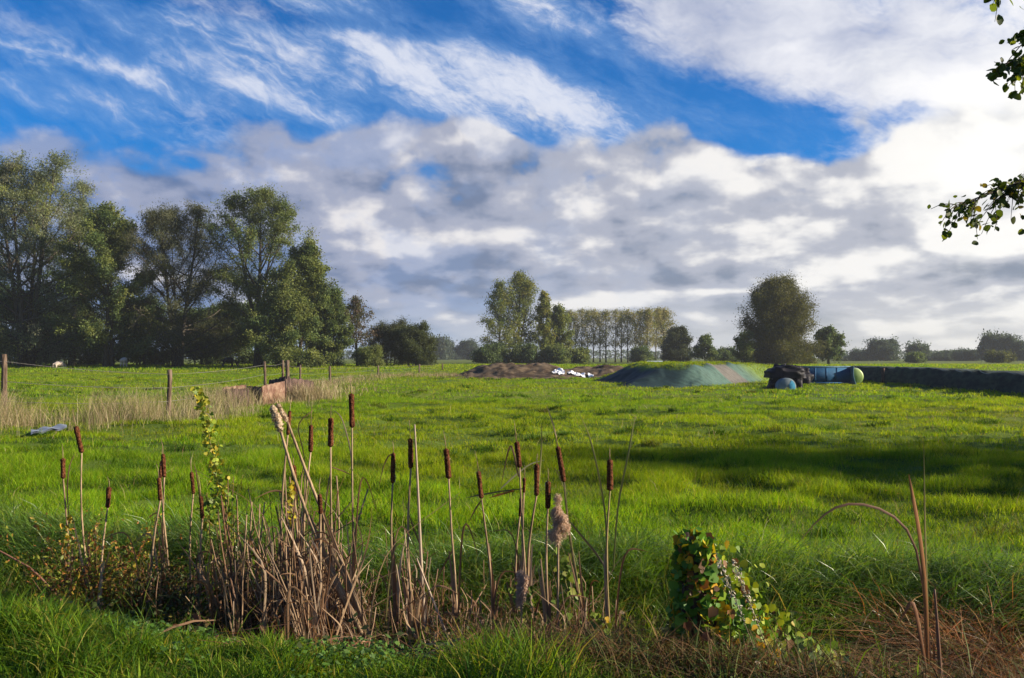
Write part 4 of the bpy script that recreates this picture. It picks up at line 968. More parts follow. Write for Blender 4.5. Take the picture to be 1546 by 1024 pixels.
def down_to_ground(p, q):
    """carry the line p -> q on until it meets the ground"""
    p, q = np.array(p), np.array(q); d = q - p
    for k in range(200):
        if q[2] <= gz(q[0], q[1]) + .0: break
        q = q + d * .01 if d[2] < -.02 else q - np.array([0, 0, .01])
    q[2] = float(gz(q[0], q[1])) - .03
    return q
CG = 'brown cattails standing in the reed ditch'
def cattail(label, top, bot, foot, dd=0.0, kind='brown', green=False, leaves=(), hr=.0155, sheath=True, seed=0, group=CG):
    rng = np.random.default_rng(seed + int(top[0] * 7))
    xg = (foot[0] - 773) / 1339 * 5.7
    d = float(mid_ditch(xg)) + dd
    T, B, F = (np.array(at(*p, d)) for p in (top, bot, foot))
    F[1] -= .06; T[1] += rng.normal(0, .02)
    F = down_to_ground(B, F)
    root = thing('cattail', label, 'cattail', tuple(F), group)
    o = -F
    n = 12; s = np.linspace(0, 1, n)
    sway = rng.normal(0, .020, 2)
    P = F + (B - F) * s[:, None] + np.array([1, 0, 0]) * (np.sin(s * math.pi) * sway[0] + np.sin(s * 2 * math.pi) * .006)[:, None] + np.array([0, 1, 0]) * (np.sin(s * math.pi) * sway[1])[:, None]
    rad = np.interp(s, (0, .35, 1), (.0105, .0080, .0052)) * rng.uniform(.9, 1.15) * (1.5 if kind != 'brown' else 1)
    g = Geo(); tube(g, P + o, rad, 8); g.build('stem', m_stemg if green else m_stem, root, True)
    ax = T - B; L = np.linalg.norm(ax); ax = ax / L
    # the spike: a velvet cylinder with rounded ends, slightly lumpy
    m_, k = 22, 14; u = np.linspace(0, 1, m_)
    if kind == 'brown':
        r = hr * np.minimum(1, np.minimum((u / .05 + .12) ** .5, ((1 - u) / .05 + .10) ** .5)) * (1 + .05 * np.sin(u * 7 + seed) + rng.normal(0, .02, m_))
    else:
        r = hr * np.minimum(1, np.minimum((u / .12 + .1) ** .5, ((1 - u) / .2 + .08) ** .5)) * (1 + .16 * np.sin(u * 11 + seed) + rng.normal(0, .10, m_))
    a = unit(np.cross(ax, [0, 1, 0])); b = np.cross(ax, a); th = np.arange(k) * 2 * math.pi / k
    hr = hr * rng.uniform(.88, 1.14); r = r * rng.uniform(.88, 1.14); jit = 1 + rng.normal(0, .045 if kind == 'brown' else .14, (m_, k))
    V = B + o + ax * (u * L)[:, None, None] + (a * np.cos(th)[:, None] + b * np.sin(th)[:, None])[None] * (r[:, None] * jit)[..., None]
    i, j = np.arange(m_ - 1)[:, None] * k, np.arange(k)[None]
    g = Geo(); q = np.stack([i + j, i + (j + 1) % k, i + k + (j + 1) % k, i + k + j], -1).reshape(-1, 4)
    g.add(np.vstack([V.reshape(-1, 3), [B + o], [T + o]]), q, [(m_ * k, (x + 1) % k, x) for x in range(k)] + [(m_ * k + 1, (m_ - 1) * k + x, (m_ - 1) * k + (x + 1) % k) for x in range(k)])
    if kind != 'brown':                                       # seed down standing off the spike
        nn = 900; uu = rng.random(nn); ph = rng.uniform(0, 6.3, nn)
        rr = np.interp(uu, u, r); dv = a * np.cos(ph)[:, None] + b * np.sin(ph)[:, None]
        Pp = B + o + ax * (uu * L)[:, None] + dv * (rr * rng.uniform(.9, 1.25, nn))[:, None]
        cards(g, Pp, unit(dv + rand_unit(rng, nn) * .8), rand_unit(rng, nn), np.full(nn, .012), np.full(nn, .003), np.full((nn, 3), .5))
    if kind == 'brown' and rng.random() < .55:                # some spikes are starting to burst
        nn = int(rng.integers(25, 120)); uc = rng.uniform(.1, .95); uu = np.clip(rng.normal(uc, .07, nn), 0, 1); ph = rng.normal(rng.uniform(3.2, 6.2), .5, nn)
        gf = Geo(); dv = a * np.cos(ph)[:, None] + b * np.sin(ph)[:, None]
        cards(gf, B + o + ax * (uu * L)[:, None] + dv * (np.interp(uu, u, r) * rng.uniform(.95, 1.25, nn))[:, None], unit(dv + rand_unit(rng, nn) * .7), rand_unit(rng, nn), np.full(nn, .013), np.full(nn, .0045), np.full((nn, 3), .5))
    else: gf = None
    sh = g.build('seed_head', m_head if kind == 'brown' else m_fluff, root, True)
    g = Geo(); tl = rng.uniform(.05, .14)                     # the bare tip above the spike
    tube(g, np.array([T, T + ax * tl * .5, T + ax * tl + np.array([rng.normal(0, .006), 0, 0])]) + o, [.0030, .0022, .0010], 5); g.build('tip', m_stem, sh, True)
    if gf is not None: gf.build('seed_fluff', m_fluff, sh)
    if sheath:                                                # dead leaf bases wrapped round the lower stem
        for k_ in range(3):
            f0, f1 = rng.uniform(.0, .12), rng.uniform(.40, .74)
            g = Geo(); u_ = np.linspace(f0, f1, 7); pth = np.stack([np.interp(u_, s, P[:, c_]) for c_ in range(3)], -1) + o
            pth = pth + np.array([rng.choice([-1, 1]) * .009, -.006, 0]) + np.array([rng.normal(0, .035), rng.normal(0, .02), 0]) * np.linspace(0, 1, 7)[:, None] ** 2.5
            strip(g, pth, rng.uniform(.016, .027), np.array(TAN[rng.integers(0, 4)]) * rng.uniform(.7, 1.1), seed + k_, (.9, 1, .9, .3)); g.build('leaf', m_reed, root)
    if rng.random() < .8:                                     # a long drying leaf that bends over
        sg = rng.choice([-1, 1]); h = np.linalg.norm(B - F) * rng.uniform(.4, .85); bx = sg * rng.uniform(.05, .16); dp = rng.uniform(.02, .22)
        g = Geo(); strip(g, [(0, -.01, .02), (bx * .2, -.02, h * .45), (bx * .45, -.03, h * .85), (bx * .8, -.03, h), (bx * 1.5, -.02, h * (1 - dp * .6)), (bx * 2.1, 0, h * (1 - dp * 1.6))], rng.uniform(.008, .014), np.array([TAN[0], TAN[1], TAN[3], (.17, .15, .05)][rng.integers(0, 4)]) * rng.uniform(.7, 1.1), seed)
        g.build('leaf', m_reed, root)
    for lf in leaves:
        pts, w, c_ = lf
        g = Geo(); Q = [np.array(at(px, py, d + .03 + .02 * i_)) + o for i_, (px, py) in enumerate(pts)]
        strip(g, Q, w, c_, seed); g.build('leaf', m_reed, root)
    return root
BRN, YLG, GRB, ORG = (.16, .095, .05), (.20, .19, .055), (.26, .21, .13), (.30, .14, .035)
cattail('short cattail farthest left, above the yellow vine leaves', (94.5, 692), (95.4, 723), (101, 880), .15, leaves=[([(104, 780), (101, 740), (104, 705), (113, 684)], .010, BRN)], hr=.0145, seed=1)
cattail('tall cattail of the left group, its spike reaching the dry grass band', (117.5, 643), (123.5, 684), (142, 840), .1, seed=2, hr=.0150)
cattail('single straight cattail on a pale stem right of the leftmost two', (165, 735), (162.6, 767), (156, 925), -.15, seed=3, hr=.0140)
cattail('higher of the two touching spikes left of the bindweed', (246.5, 685), (248, 721), (252, 870), .12, seed=4, hr=.0145)
cattail('cattail spike touching the left side of the higher one, partly hidden by it', (240.5, 697), (242, 722), (256, 880), .2, seed=5, hr=.013)
cattail('thin spike right below the touching pair left of the bindweed', (240.5, 721), (242, 756), (234, 900), -.1, seed=6, hr=.0125)
cattail('thin spike left of the bindweed, upper of the two beside it', (290.5, 712), (292, 746), (296, 880), .1, seed=7, hr=.013, leaves=[([(305, 800), (303, 760), (297, 715), (292, 697)], .010, BRN)])
cattail('thin spike close to the foot of the bindweed, lower of the two beside it', (305, 748), (305.7, 783), (302, 950), -.15, seed=8, hr=.013)
cattail('big fluffy tan seed head on a long leaning stalk', (411, 612), (424, 652), (541, 915), -.1, 'fluff', seed=9, hr=.021, group=None)
cattail('slim fluffy seed head just right of the big fluffy one', (421, 609), (434, 637), (549, 930), -.05, 'fluff', seed=10, hr=.011, group=None)
cattail('brown spike behind the slim fluffy seed head', (434, 621), (434.5, 657), (431, 860), .2, seed=11, hr=.0130)
cattail('brown spike standing between the fluffy heads and the two taller ones', (469, 641.6), (469, 683), (468, 860), .15, seed=12, hr=.0135, leaves=[([(455, 720), (462, 690), (445, 640), (470, 622), (474, 619)], .008, BRN)])
cattail('second tallest brown spike, left neighbour of the tallest cattail', (498.8, 631), (499.2, 675), (500, 860), .1, seed=13, hr=.0155, leaves=[([(500, 705), (520, 712), (535, 720)], .008, BRN)])
cattail('tallest cattail, its spike highest of all brown ones', (530.5, 594), (531.7, 646), (534, 850), .05, seed=14, hr=.0150, leaves=[([(533, 730), (530, 680), (516, 628), (500, 617)], .009, GRB)])
cattail('dark spike low in the dense clump above the yellow vine', (442, 703), (445, 747), (452, 880), .1, seed=15, hr=.0165)
cattail('shortest dark spike standing in the dense dry clump', (484, 745), (484, 776), (480, 985), -.2, seed=16, hr=.0135)
cattail('straight spike with a drooping side leaf right of the dense clump', (593, 684), (592.8, 730), (600, 960), 0, seed=17, hr=.0160, leaves=[([(592, 740), (596, 690), (588, 684), (578, 705), (571, 740)], .009, BRN), ([(640, 836), (625, 800), (612, 760)], .010, BRN)])
cattail('spike beside the tall bare grey stalk', (619.7, 661.5), (620.5, 707), (626, 930), 0, seed=18, hr=.0150)
cattail('spike alone between the bare grey stalk and the crossed leaves', (673.5, 677), (677.5, 723), (686, 912), 0, seed=19, hr=.0155, leaves=[([(683, 832), (672, 850), (655, 885)], .011, BRN)])
cattail('spike with two leaves crossed just below it', (722, 712), (727, 753), (734, 955), 0, seed=20, hr=.0145, leaves=[([(790, 738), (755, 742), (722, 748), (702, 752)], .009, (.10, .09, .06)), ([(776, 741), (757, 746), (738, 752)], .014, ORG), ([(727, 755), (718, 768), (708, 788)], .010, BRN)])
cattail('brown spike with a folded leaf tip hooked over its left', (780, 666.5), (784.5, 706), (789, 905), .05, seed=21, hr=.0155, leaves=[([(783, 720), (777, 690), (771, 667), (765, 690), (756, 735)], .012, BRN), ([(756, 738), (775, 720), (800, 700), (822, 695)], .010, (.22, .22, .12))])
cattail('brown spike right beside a tall yellow blade, left of the slanting one', (810.5, 700), (810, 749), (806, 960), .02, seed=22, hr=.0155, leaves=[([(811, 748), (815, 715), (818, 670), (817.5, 636)], .011, YLG)])
cattail('dark spike directly left of the torn pale fluff', (827, 725), (827, 768), (826, 1010), -.15, seed=23, hr=.0150)
cattail('slanting spike on an orange stem above the torn pale fluff', (842, 674), (851.5, 728), (890, 1012), -.05, green=True, seed=24, hr=.0165, leaves=[([(850, 735), (843, 715), (836, 705)], .009, YLG), ([(921, 868), (900, 835), (870, 800), (855, 780)], .014, (.12, .10, .06)), ([(840, 660), (835, 640), (825, 612)], .009, GRB)])
cattail('rightmost cattail, a thick spike between two long green blades', (920.5, 693.5), (921, 741), (921.5, 1005), -.1, green=True, seed=25, hr=.0165, leaves=[([(918, 860), (915, 780), (905, 720), (890, 655), (874, 624)], .012, YLG), ([(926, 860), (932, 760), (948, 690), (955, 650), (959, 628)], .012, (.16, .17, .05))])
cattail('withered thin spike below the spike with the folded leaf', (791.8, 721), (791, 744), (793, 900), .15, seed=26, hr=.0085)
cattail('stubby dark spike hidden low behind the withered thin one', (786.5, 752), (785, 780), (784, 900), .22, seed=27, hr=.0105)

# stalks without a spike
def stalk(name, label, pts, w, c_, dd=0.0, cat='reed stalk', r=None, mat=None):
    d = float(mid_ditch((pts[0][0] - 773) / 1339 * 5.7)) + dd
    P = [np.array(at(px, py, d)) for px, py in pts]
    P[0] = down_to_ground(P[1], P[0]); root_p = P[0].copy(); P = np.array(P) - root_p
    g = Geo()
    if r is None: strip(g, P, w, c_, 2.0)
    else:
        s = np.linspace(0, len(P) - 1, 14); C = np.stack([np.interp(s, range(len(P)), P[:, i]) for i in range(3)], -1)
        tube(g, C, r * np.linspace(1.2, .45, 14), 8, c_)
    o = g.build(name, mat or m_reed, None, r is not None, tuple(root_p)); return tag(o, label, cat)
stalk('bare_stalk', 'tall bare grey stalk without a spike', [(641, 940), (636, 850), (630, 720), (626, 641)], .02, (.42, .33, .24), -.02, r=.010)
stalk('broken_stalk', 'pale broken stalk leaning left against the bare grey stalk', [(676, 960), (655, 910), (629, 843)], .02, (.46, .35, .25), -.12, r=.009)
stalk('long_blade', 'orange brown upright blade on the right', [(1400, 1000), (1398, 890), (1388, 800), (1376, 740), (1372, 716)], .026, (.30, .13, .045), -.02, 'reed blade')
stalk('long_blade', 'thin green and straw coloured upright blade next to the orange one', [(1402, 1000), (1399, 880), (1396, 780), (1394.5, 666)], .014, (.17, .15, .045), .05, 'reed blade')
stalk('long_blade', 'arching dead blade bent over towards the left', [(1403, 960), (1396, 860), (1378, 800), (1340, 768), (1290, 756), (1255, 764), (1225, 795), (1207, 818)], .015, (.22, .12, .07), .02, 'reed blade')
stalk('long_blade', 'broad rusty blade leaning left at the foot of the upright blades', [(1398, 1010), (1380, 900), (1358, 940)], .022, (.22, .10, .045), -.08, 'reed blade')
stalk('dead_stem', 'brown dead stem standing straight below the orange blade', [(1420, 1020), (1416, 960), (1411, 890)], .02, (.20, .11, .07), -.25, r=.011)
stalk('bent_stick', 'brown stick leaning in from the left edge', [(88, 890), (50, 860), (0, 832), (-30, 820)], .02, (.20, .10, .065), -.35, 'stick', r=.0075)
# torn fluff hanging on a stalk
def fluff(label, c, w, h, foot, dd, seed):
    rng = np.random.default_rng(seed)
    d = float(mid_ditch((foot[0] - 773) / 1339 * 5.7)) + dd
    F = np.array(at(*foot, d)); Cc = np.array(at(*c, d)); F = down_to_ground(Cc, F)
    root = thing('burst_cattail', label, 'cattail', tuple(F))
    g = Geo(); P = np.linspace(F, Cc + np.array([0, 0, h * .3]), 8) - F; tube(g, P, np.linspace(.009, .005, 8), 7); g.build('stem', m_stem, root, True)
    g = Geo(); n = 9000
    lob = rng.normal(0, 1, (16, 3)) * np.array([w * .17, w * .17, h * .33]); k = rng.integers(0, 16, n)
    dv = rand_unit(rng, n); Pp = Cc - F + lob[k] + dv * (rng.random(n) ** .4 * w * .30)[:, None] + np.array([0, 0, -1]) * (rng.random(n) ** 3 * h * .25)[:, None]
    cc = np.array([.62, .46, .34]) * rng.uniform(.7, 1.25, (n, 1)) * (1 - .25 * rng.random((16, 1))[k])
    cards(g, Pp, unit(dv + [0, 0, -.8] + rand_unit(rng, n) * .6), rand_unit(rng, n), np.full(n, .018), np.full(n, .0034), cc)
    g.build('seed_fluff', m_dry, root); return root
fluff('torn pale pink fluff hanging from a burst seed head', (843, 788), .085, .22, (842, 985), -.2, 3)
fluff('small clump of pale fluff low on a stalk', (787, 884), .07, .13, (788, 985), -.2, 4)

# ------------------------------------------------------------------ dead reeds, undergrowth
def spot(px, Y): return (px - 773) / 1339 * Y
def dead_reeds(rng, clusters):
    g = Geo()
    for (px, sd, n, h0, h1, tilt, wide, pale) in clusters:
        for i in range(n):
            p = rng.normal(px, sd); X = (p - 773) / 1339 * 5.6
            Y = float(mid_ditch(X)) + rng.normal(-.05, .24); X = (p - 773) / 1339 * Y
            b = np.array([X, Y, float(gz(X, Y)) - .02]); h = rng.uniform(h0, h1)
            dr = unit(np.array([rng.normal(tilt, .11), rng.normal(0, .10), 1.0])); w = rng.uniform(.0035, .0125) * wide
            c_ = np.array(TAN[rng.choice(4, p=[.34, .32, .12 + 0 * pale, .22])]) * rng.uniform(.55, 1.15)
            if rng.random() < .26:                             # snapped over
                k = b + dr * h * rng.uniform(.45, .85); sgn = rng.choice([-1, 1])
                e = k + np.array([sgn * rng.uniform(.08, .3), rng.normal(0, .1), rng.uniform(-.35, .06)]) * h
                strip(g, [b, (b + k) / 2, k, (k + e) / 2 + [0, 0, .03 * h], e], w, c_, i)
            elif rng.random() < .45:
                P = b + dr * (h * np.linspace(0, 1, 6))[:, None] + rng.normal(0, .006, (6, 3))
                tube(g, P, w * .42 * np.linspace(1, .7, 6), 6, c_)
            else:
                P = [b + dr * h * u + np.array([rng.normal(0, .10), rng.normal(0, .06), -.05]) * u * u * h * 2 for u in (0, .35, .7, 1)]
                strip(g, P, w, c_, i, (.9, 1, .8, .25), .9)
    return g
rng = np.random.default_rng(31)
g = dead_reeds(rng, [(455, 30, 230, .5, 1.2, .0, 1.35, 1), (500, 36, 160, .3, .9, -.22, 1.25, 1), (356, 16, 90, .5, 1.05, -.06, 1.4, 1), (400, 50, 90, .2, .7, 0, 1.1, 1), (430, 60, 90, .15, .5, 0, 1, 0), (535, 22, 34, .2, .55, .1, 1, 0), (545, 12, 16, .5, .8, -.5, 1.3, 1)])
tag(g.build('dead_reeds', m_reed), 'dense clump of dry dead reed stalks left of centre', 'reeds', kind='stuff')
g = dead_reeds(rng, [(632, 9, 34, .4, .85, -.02, 1.2, 1), (680, 18, 80, .2, .55, -.08, 1.1, 1), (725, 24, 110, .15, .45, .0, 1, 1), (640, 60, 60, .1, .35, 0, 1, 0), (790, 20, 40, .2, .6, .05, .9, 0), (845, 26, 50, .2, .65, .0, .9, 0), (885, 14, 26, .25, .65, -.12, 1, 1), (922, 8, 12, .2, .5, 0, .9, 0), (820, 100, 200, .08, .32, 0, .9, 0), (700, 140, 160, .06, .25, 0, .9, 0)])
tag(g.build('dead_reeds', m_reed), 'broken dry reed stumps in the middle of the ditch', 'reeds', kind='stuff')
g = dead_reeds(rng, [(100, 12, 10, .2, .5, .05, .8, 0), (140, 10, 12, .2, .6, -.1, .9, 0), (236, 14, 14, .2, .6, 0, .8, 0), (300, 14, 16, .2, .6, 0, .8, 0), (200, 90, 40, .08, .3, 0, .7, 0), (1405, 10, 12, .2, .5, 0, 1.2, 0)])
tag(g.build('dead_reeds', m_reed), 'few thin dry reed stalks at the left end of the ditch', 'reeds', kind='stuff')

rng = np.random.default_rng(41); g = Geo(); n = 900
px_ = np.concatenate([rng.normal(465, 60, 430), rng.normal(700, 90, 300), rng.normal(870, 40, 170)]); X = (px_ - 773) / 1339 * 5.5; Y = mid_ditch(X) + rng.normal(-.1, .28, n)
hh = rng.uniform(.15, .62, n)
blades(g, rng, X, Y, hh, rng.uniform(.003, .009, n), pal(rng, n, TAN + [(.24, .10, .04)], [3, 4, 1.5, 3, 2]) * .85, 1.25, 4)
tag(g.build('dead_reeds', m_reed), 'thin curled dry reed leaves tangled along the ditch', 'reeds', kind='stuff')

n = 1500; g = Geo(); px_ = np.concatenate([rng.normal(480, 90, 700), rng.normal(760, 120, 800)]); X = (px_ - 773) / 1339 * 5.3; Y = mid_ditch(X) + rng.normal(-.15, .33, n)
th = rng.normal(0, .6, n) + rng.choice([0, math.pi], n); L_ = rng.uniform(.10, .42, n); z0 = gz(X, Y) + rng.uniform(.005, .12, n); t = np.linspace(-.5, .5, 4)
C = np.stack([X[:, None] + np.cos(th)[:, None] * L_[:, None] * t, Y[:, None] + np.sin(th)[:, None] * L_[:, None] * t, z0[:, None] + (rng.normal(0, .25, n) * L_)[:, None] * t - (rng.uniform(0, .3, n) * L_)[:, None] * t ** 2 * 2], -1)
sd = unit(np.stack([-np.sin(th), np.cos(th) * .6, rng.uniform(.2, 1, n)], -1)); W_ = rng.uniform(.004, .014, n)[:, None] * np.array([.7, 1, .9, .4])
ribbons(g, C, sd, W_, pal(rng, n, TAN + [(.24, .10, .04)], [3, 4, 1, 3, 2]) * .8)
tag(g.build('reed_litter', m_reed), 'fallen flat reed leaves littering the ditch bottom', 'reeds', kind='stuff')

m_weed = leaf_mat('weed_leaf', 0.35, 0.55, 0.3, (1.15, 1.05, 0.6))
def weeds(rng, px, py_top, sd, n, d_off, cols, w, lsize, hmax, stems=20):
    """a bushy weed: thin stems with small leaves on them"""
    X0 = (px - 773) / 1339 * 5.6; Y0 = float(mid_ditch(X0)) + d_off; X0 = (px - 773) / 1339 * Y0
    g1, g2 = Geo(), Geo(); b = np.array([X0, Y0, float(gz(X0, Y0))])
    for i in range(stems):
        st = np.array([rng.normal(0, sd), rng.normal(0, .14), 0]); st[2] = float(gz(X0 + st[0], Y0 + st[1])) - b[2] - .02
        h = hmax * rng.uniform(.45, 1.0) * math.exp(-(st[0] / (sd * 1.6)) ** 2)
        dv = np.array([rng.normal(0, .22), rng.normal(0, .18), 1.0]); s = np.linspace(0, 1, 6)
        P = st + dv * (h * s)[:, None] + np.array([rng.normal(0, .1), rng.normal(0, .1), -.12]) * (h * s ** 2)[:, None]
        tube(g1, P, np.linspace(.0035, .0012, 6), 4, np.array([.14, .07, .035]) * rng.uniform(.6, 1.3), False)
        m_ = max(3, int(n / stems * rng.uniform(.6, 1.4))); u = rng.uniform(.08, 1.05, m_)
        Q = np.stack([np.interp(u, s, P[:, k]) for k in range(3)], -1) + rng.normal(0, .035, (m_, 3))
        ax = unit(rand_unit(rng, m_) + [0, 0, .15]); sz = lsize * rng.uniform(.5, 1.3, m_)
        cards(g2, Q, ax, unit(np.cross(ax, rand_unit(rng, m_))), sz, sz * rng.uniform(.35, .7, m_), pal(rng, m_, cols, w))
    return b, g1, g2
RUST = [(.22, .23, .028), (.30, .13, .03), (.14, .18, .02), (.36, .25, .03), (.20, .07, .025)]
DKW = [(.05, .075, .015), (.09, .06, .018), (.04, .055, .014), (.12, .10, .02), (.11, .04, .015)]
for k, (px, sd, n, off, cols, h, lab) in enumerate([(112, .15, 3600, -.10, RUST, .95, 'rusty olive weed bush round the two leftmost cattails'), (172, .17, 3200, .0, RUST, .90, 'rusty olive weed bush round the single straight cattail'),
                                                  (245, .20, 3000, -.1, DKW, .72, 'dark brown green weed bush below the touching spikes'), (310, .17, 2800, -.2, DKW, .72, 'dark brown green weed bush at the foot of the bindweed'),
                                                  (385, .16, 2200, .1, DKW, .8, 'dark weed bush left of the dense reed clump')]):
    b, g1, g2 = weeds(np.random.default_rng(60 + k), px, 0, sd, n, off, cols, [4, 3, 3, 2, 2], .030, h, 48)
    t = thing('weed_bush', lab, 'weed', tuple(b), 'weed bushes in the left part of the ditch')
    g1.build('stem', m_reed, t); g2.build('foliage', m_weed, t)
# low leafy ground cover in the ditch and on the near bank
rng = np.random.default_rng(71)
def cover(n, x0, x1, f, cols, w, ls, hz):
    X = rng.uniform(x0, x1, n); Y = f(X); cl = fbm(X * 2.4 + 9, Y * 2.4, 3); ok = rng.random(n) < ss(.38, .62, cl) * 1.1; X, Y, cl = X[ok], Y[ok], cl[ok]; n = len(X)
    P = np.stack([X, Y, gz(X, Y) + hz * rng.random(n) * (.4 + cl)], -1); ax = unit(rand_unit(rng, n) * [1, 1, .5]); sz = ls * rng.uniform(.5, 1.4, n)
    g = Geo(); cards(g, P, ax, unit(np.cross(ax, unit(rand_unit(rng, n) * .7 + [0, -.5, 1]))), sz, sz * .6, pal(rng, n, cols, w)); return g
g = cover(16000, -4.2, 1.6, lambda X: mid_ditch(X) + rng.normal(-.1, .35, len(X)), DKW + [(.06, .11, .02)], [4, 3, 3, 2, 1, 3], .040, .20)
tag(g.build('ground_cover', m_weed), 'dark leafy ground cover in the bottom of the ditch', 'ground cover', kind='stuff')
g = cover(5200, -2.6, 1.0, lambda X: near_edge(X) - .08 + rng.normal(-.05, .16, len(X)), [(.07, .15, .018), (.10, .18, .025), (.05, .11, .018)], [3, 2, 2], .026, .10)
tag(g.build('ground_cover', m_weed), 'bright green leafy weeds along the near bank', 'ground cover', kind='stuff')
# rusty dead grass on the right
n = 21000; X = rng.normal(3.0, .6, n); Y = mid_ditch(X) + rng.normal(-.12, .36, n)
ok = (X > 1.9 + .4 * rng.random(n)) & (rng.random(n) < .2 + ss(.36, .6, fbm(X * 2 + 2, Y * 2, 3))); X, Y = X[ok], Y[ok]; n = len(X)
g = Geo(); blades(g, rng, X, Y, rng.uniform(.14, .58, n), rng.uniform(.0025, .0095, n), pal(rng, n, [(.26, .10, .03), (.17, .085, .03), (.34, .22, .10), (.09, .04, .02), (.09, .12, .025), (.22, .17, .12)], [4, 3, 1.6, 2.4, 3, 1]), 1.7, 4)
tag(g.build('dead_grass', m_dry), 'curled rust brown dead grass at the lower right', 'dead grass', kind='stuff')
n = 7000; X = rng.uniform(-.2, 2.4, n); Y = near_edge(X) + rng.normal(.12, .30, n)
g = Geo(); blades(g, rng, X, Y, rng.uniform(.10, .34, n), rng.uniform(.003, .007, n), pal(rng, n, [(.16, .09, .035), (.12, .07, .028), (.06, .09, .02), (.08, .045, .02), (.09, .11, .02)], [3, 3, 3, 3, 2]), 1.0, 4)
tag(g.build('dead_grass', m_dry), 'mixed brown and green grass at the bottom centre', 'dead grass', kind='stuff')

# ------------------------------------------------------------------ climbers
def leafy(rng, g, P, size, cols, w, face=(0, -.7, .5)):
    """heart shaped leaves, each six-cornered and folded along its midrib"""
    n = len(P); nrm = unit(rand_unit(rng, n) * .75 + np.array(face)); ax = unit(np.cross(nrm, rand_unit(rng, n)) + [0, 0, -.5]); sd = unit(np.cross(nrm, ax)); nrm = np.cross(ax, sd)
    L = size * rng.uniform(.55, 1.25, n); L = L * np.where(rng.random(n) < .25, .55, 1); c_ = pal(rng, n, cols, w)
    sh = [(-.42, 0, 0), (-.5, .28, .07), (-.12, .5, .12), (.22, .3, .07), (.55, 0, -.05), (.22, -.3, .07), (-.12, -.5, .12), (-.5, -.28, .07)]
    V = np.stack([P + ax * (L * a)[:, None] + sd * (L * b)[:, None] + nrm * (L * c)[:, None] for a, b, c in sh], 1).reshape(-1, 3)
    i = np.arange(n) * 8
    g.add(V, np.concatenate([np.stack([i, i + 1, i + 2, i + 3], -1), np.stack([i, i + 3, i + 4, i + 5], -1), np.stack([i, i + 5, i + 6, i + 7], -1)]), None, np.repeat(c_, 8, axis=0))
def vine(label, pts, n, size, cols, w, dd, spread, seed):
    rng = np.random.default_rng(seed); d = float(mid_ditch((pts[0][0] - 773) / 1339 * 5.7)) + dd
    P = np.array([at(px, py, d) for px, py in pts]); P[0] = down_to_ground(P[1], P[0]); b = P[0].copy(); P = P - b
    s = np.linspace(0, len(P) - 1, 26); C = np.stack([np.interp(s, range(len(P)), P[:, i]) for i in range(3)], -1)
    C = C + np.stack([np.sin(s * 5) * .008, np.cos(s * 5) * .008, 0 * s], -1)
    t = thing('climbing_vine', label, 'vine', tuple(b))
    g = Geo(); tube(g, C, np.linspace(.0045, .0015, 26), 6, (.20, .17, .06)); g.build('stem', m_reed, t, True)
    u = rng.uniform(.15, 1, n) * 25; i = u.astype(int).clip(0, 24); Q = C[i] + (C[i + 1] - C[i]) * (u - i)[:, None] + rng.normal(0, spread, (n, 3)) * np.linspace(1.3, .6, 26)[i][:, None]
    g = Geo(); leafy(rng, g, Q, size, cols, w); g.build('foliage', m_weed, t); return t
VY = [(.22, .28, .025), (.33, .31, .025), (.13, .21, .025), (.42, .33, .02)]
vine('tall green yellow bindweed climbing a leaning stalk on the left', [(352, 880), (350, 830), (338, 770), (330, 730), (322, 690), (316, 650), (306, 610), (297, 592)], 560, .027, VY, [4, 3, 3, 1.4], -.02, .028, 1)
vine('green bindweed low beside the thin spikes left of the tall one', [(300, 900), (306, 840), (318, 790), (312, 750)], 90, .036, [(.09, .15, .02), (.14, .19, .025), (.20, .20, .02)], [3, 2, 1], .05, .035, 2)
vine('bright yellow vine leaves in the dense clump below the fluffy heads', [(440, 860), (441, 800), (438, 760), (440, 727)], 70, .026, [(.42, .33, .01), (.30, .27, .02)], [3, 2], -.15, .012, 3)
vine('orange yellow vine leaves round the foot of the leftmost cattail', [(98, 880), (100, 830), (103, 800), (104, 780)], 46, .034, [(.44, .26, .01), (.30, .24, .02), (.16, .18, .03)], [3, 2, 2], -.08, .016, 4)
vine('green leafy vine under the torn fluff in the middle', [(860, 980), (862, 930), (855, 880), (858, 845)], 90, .042, [(.13, .19, .025), (.18, .20, .02), (.09, .14, .02)], [3, 2, 2], -.05, .05, 5)
vine('yellow green vine leaves round the small low fluff clump', [(780, 985), (790, 950), (795, 920), (785, 895)], 80, .040, [(.13, .19, .025), (.22, .22, .02), (.08, .13, .02)], [3, 1, 2], -.12, .045, 6)
vine('bright leaves on a thin stem left of the rightmost cattail', [(930, 960), (918, 945), (905, 935), (898, 925)], 16, .045, [(.16, .22, .02), (.34, .22, .01)], [3, 1], -.3, .02, 7)

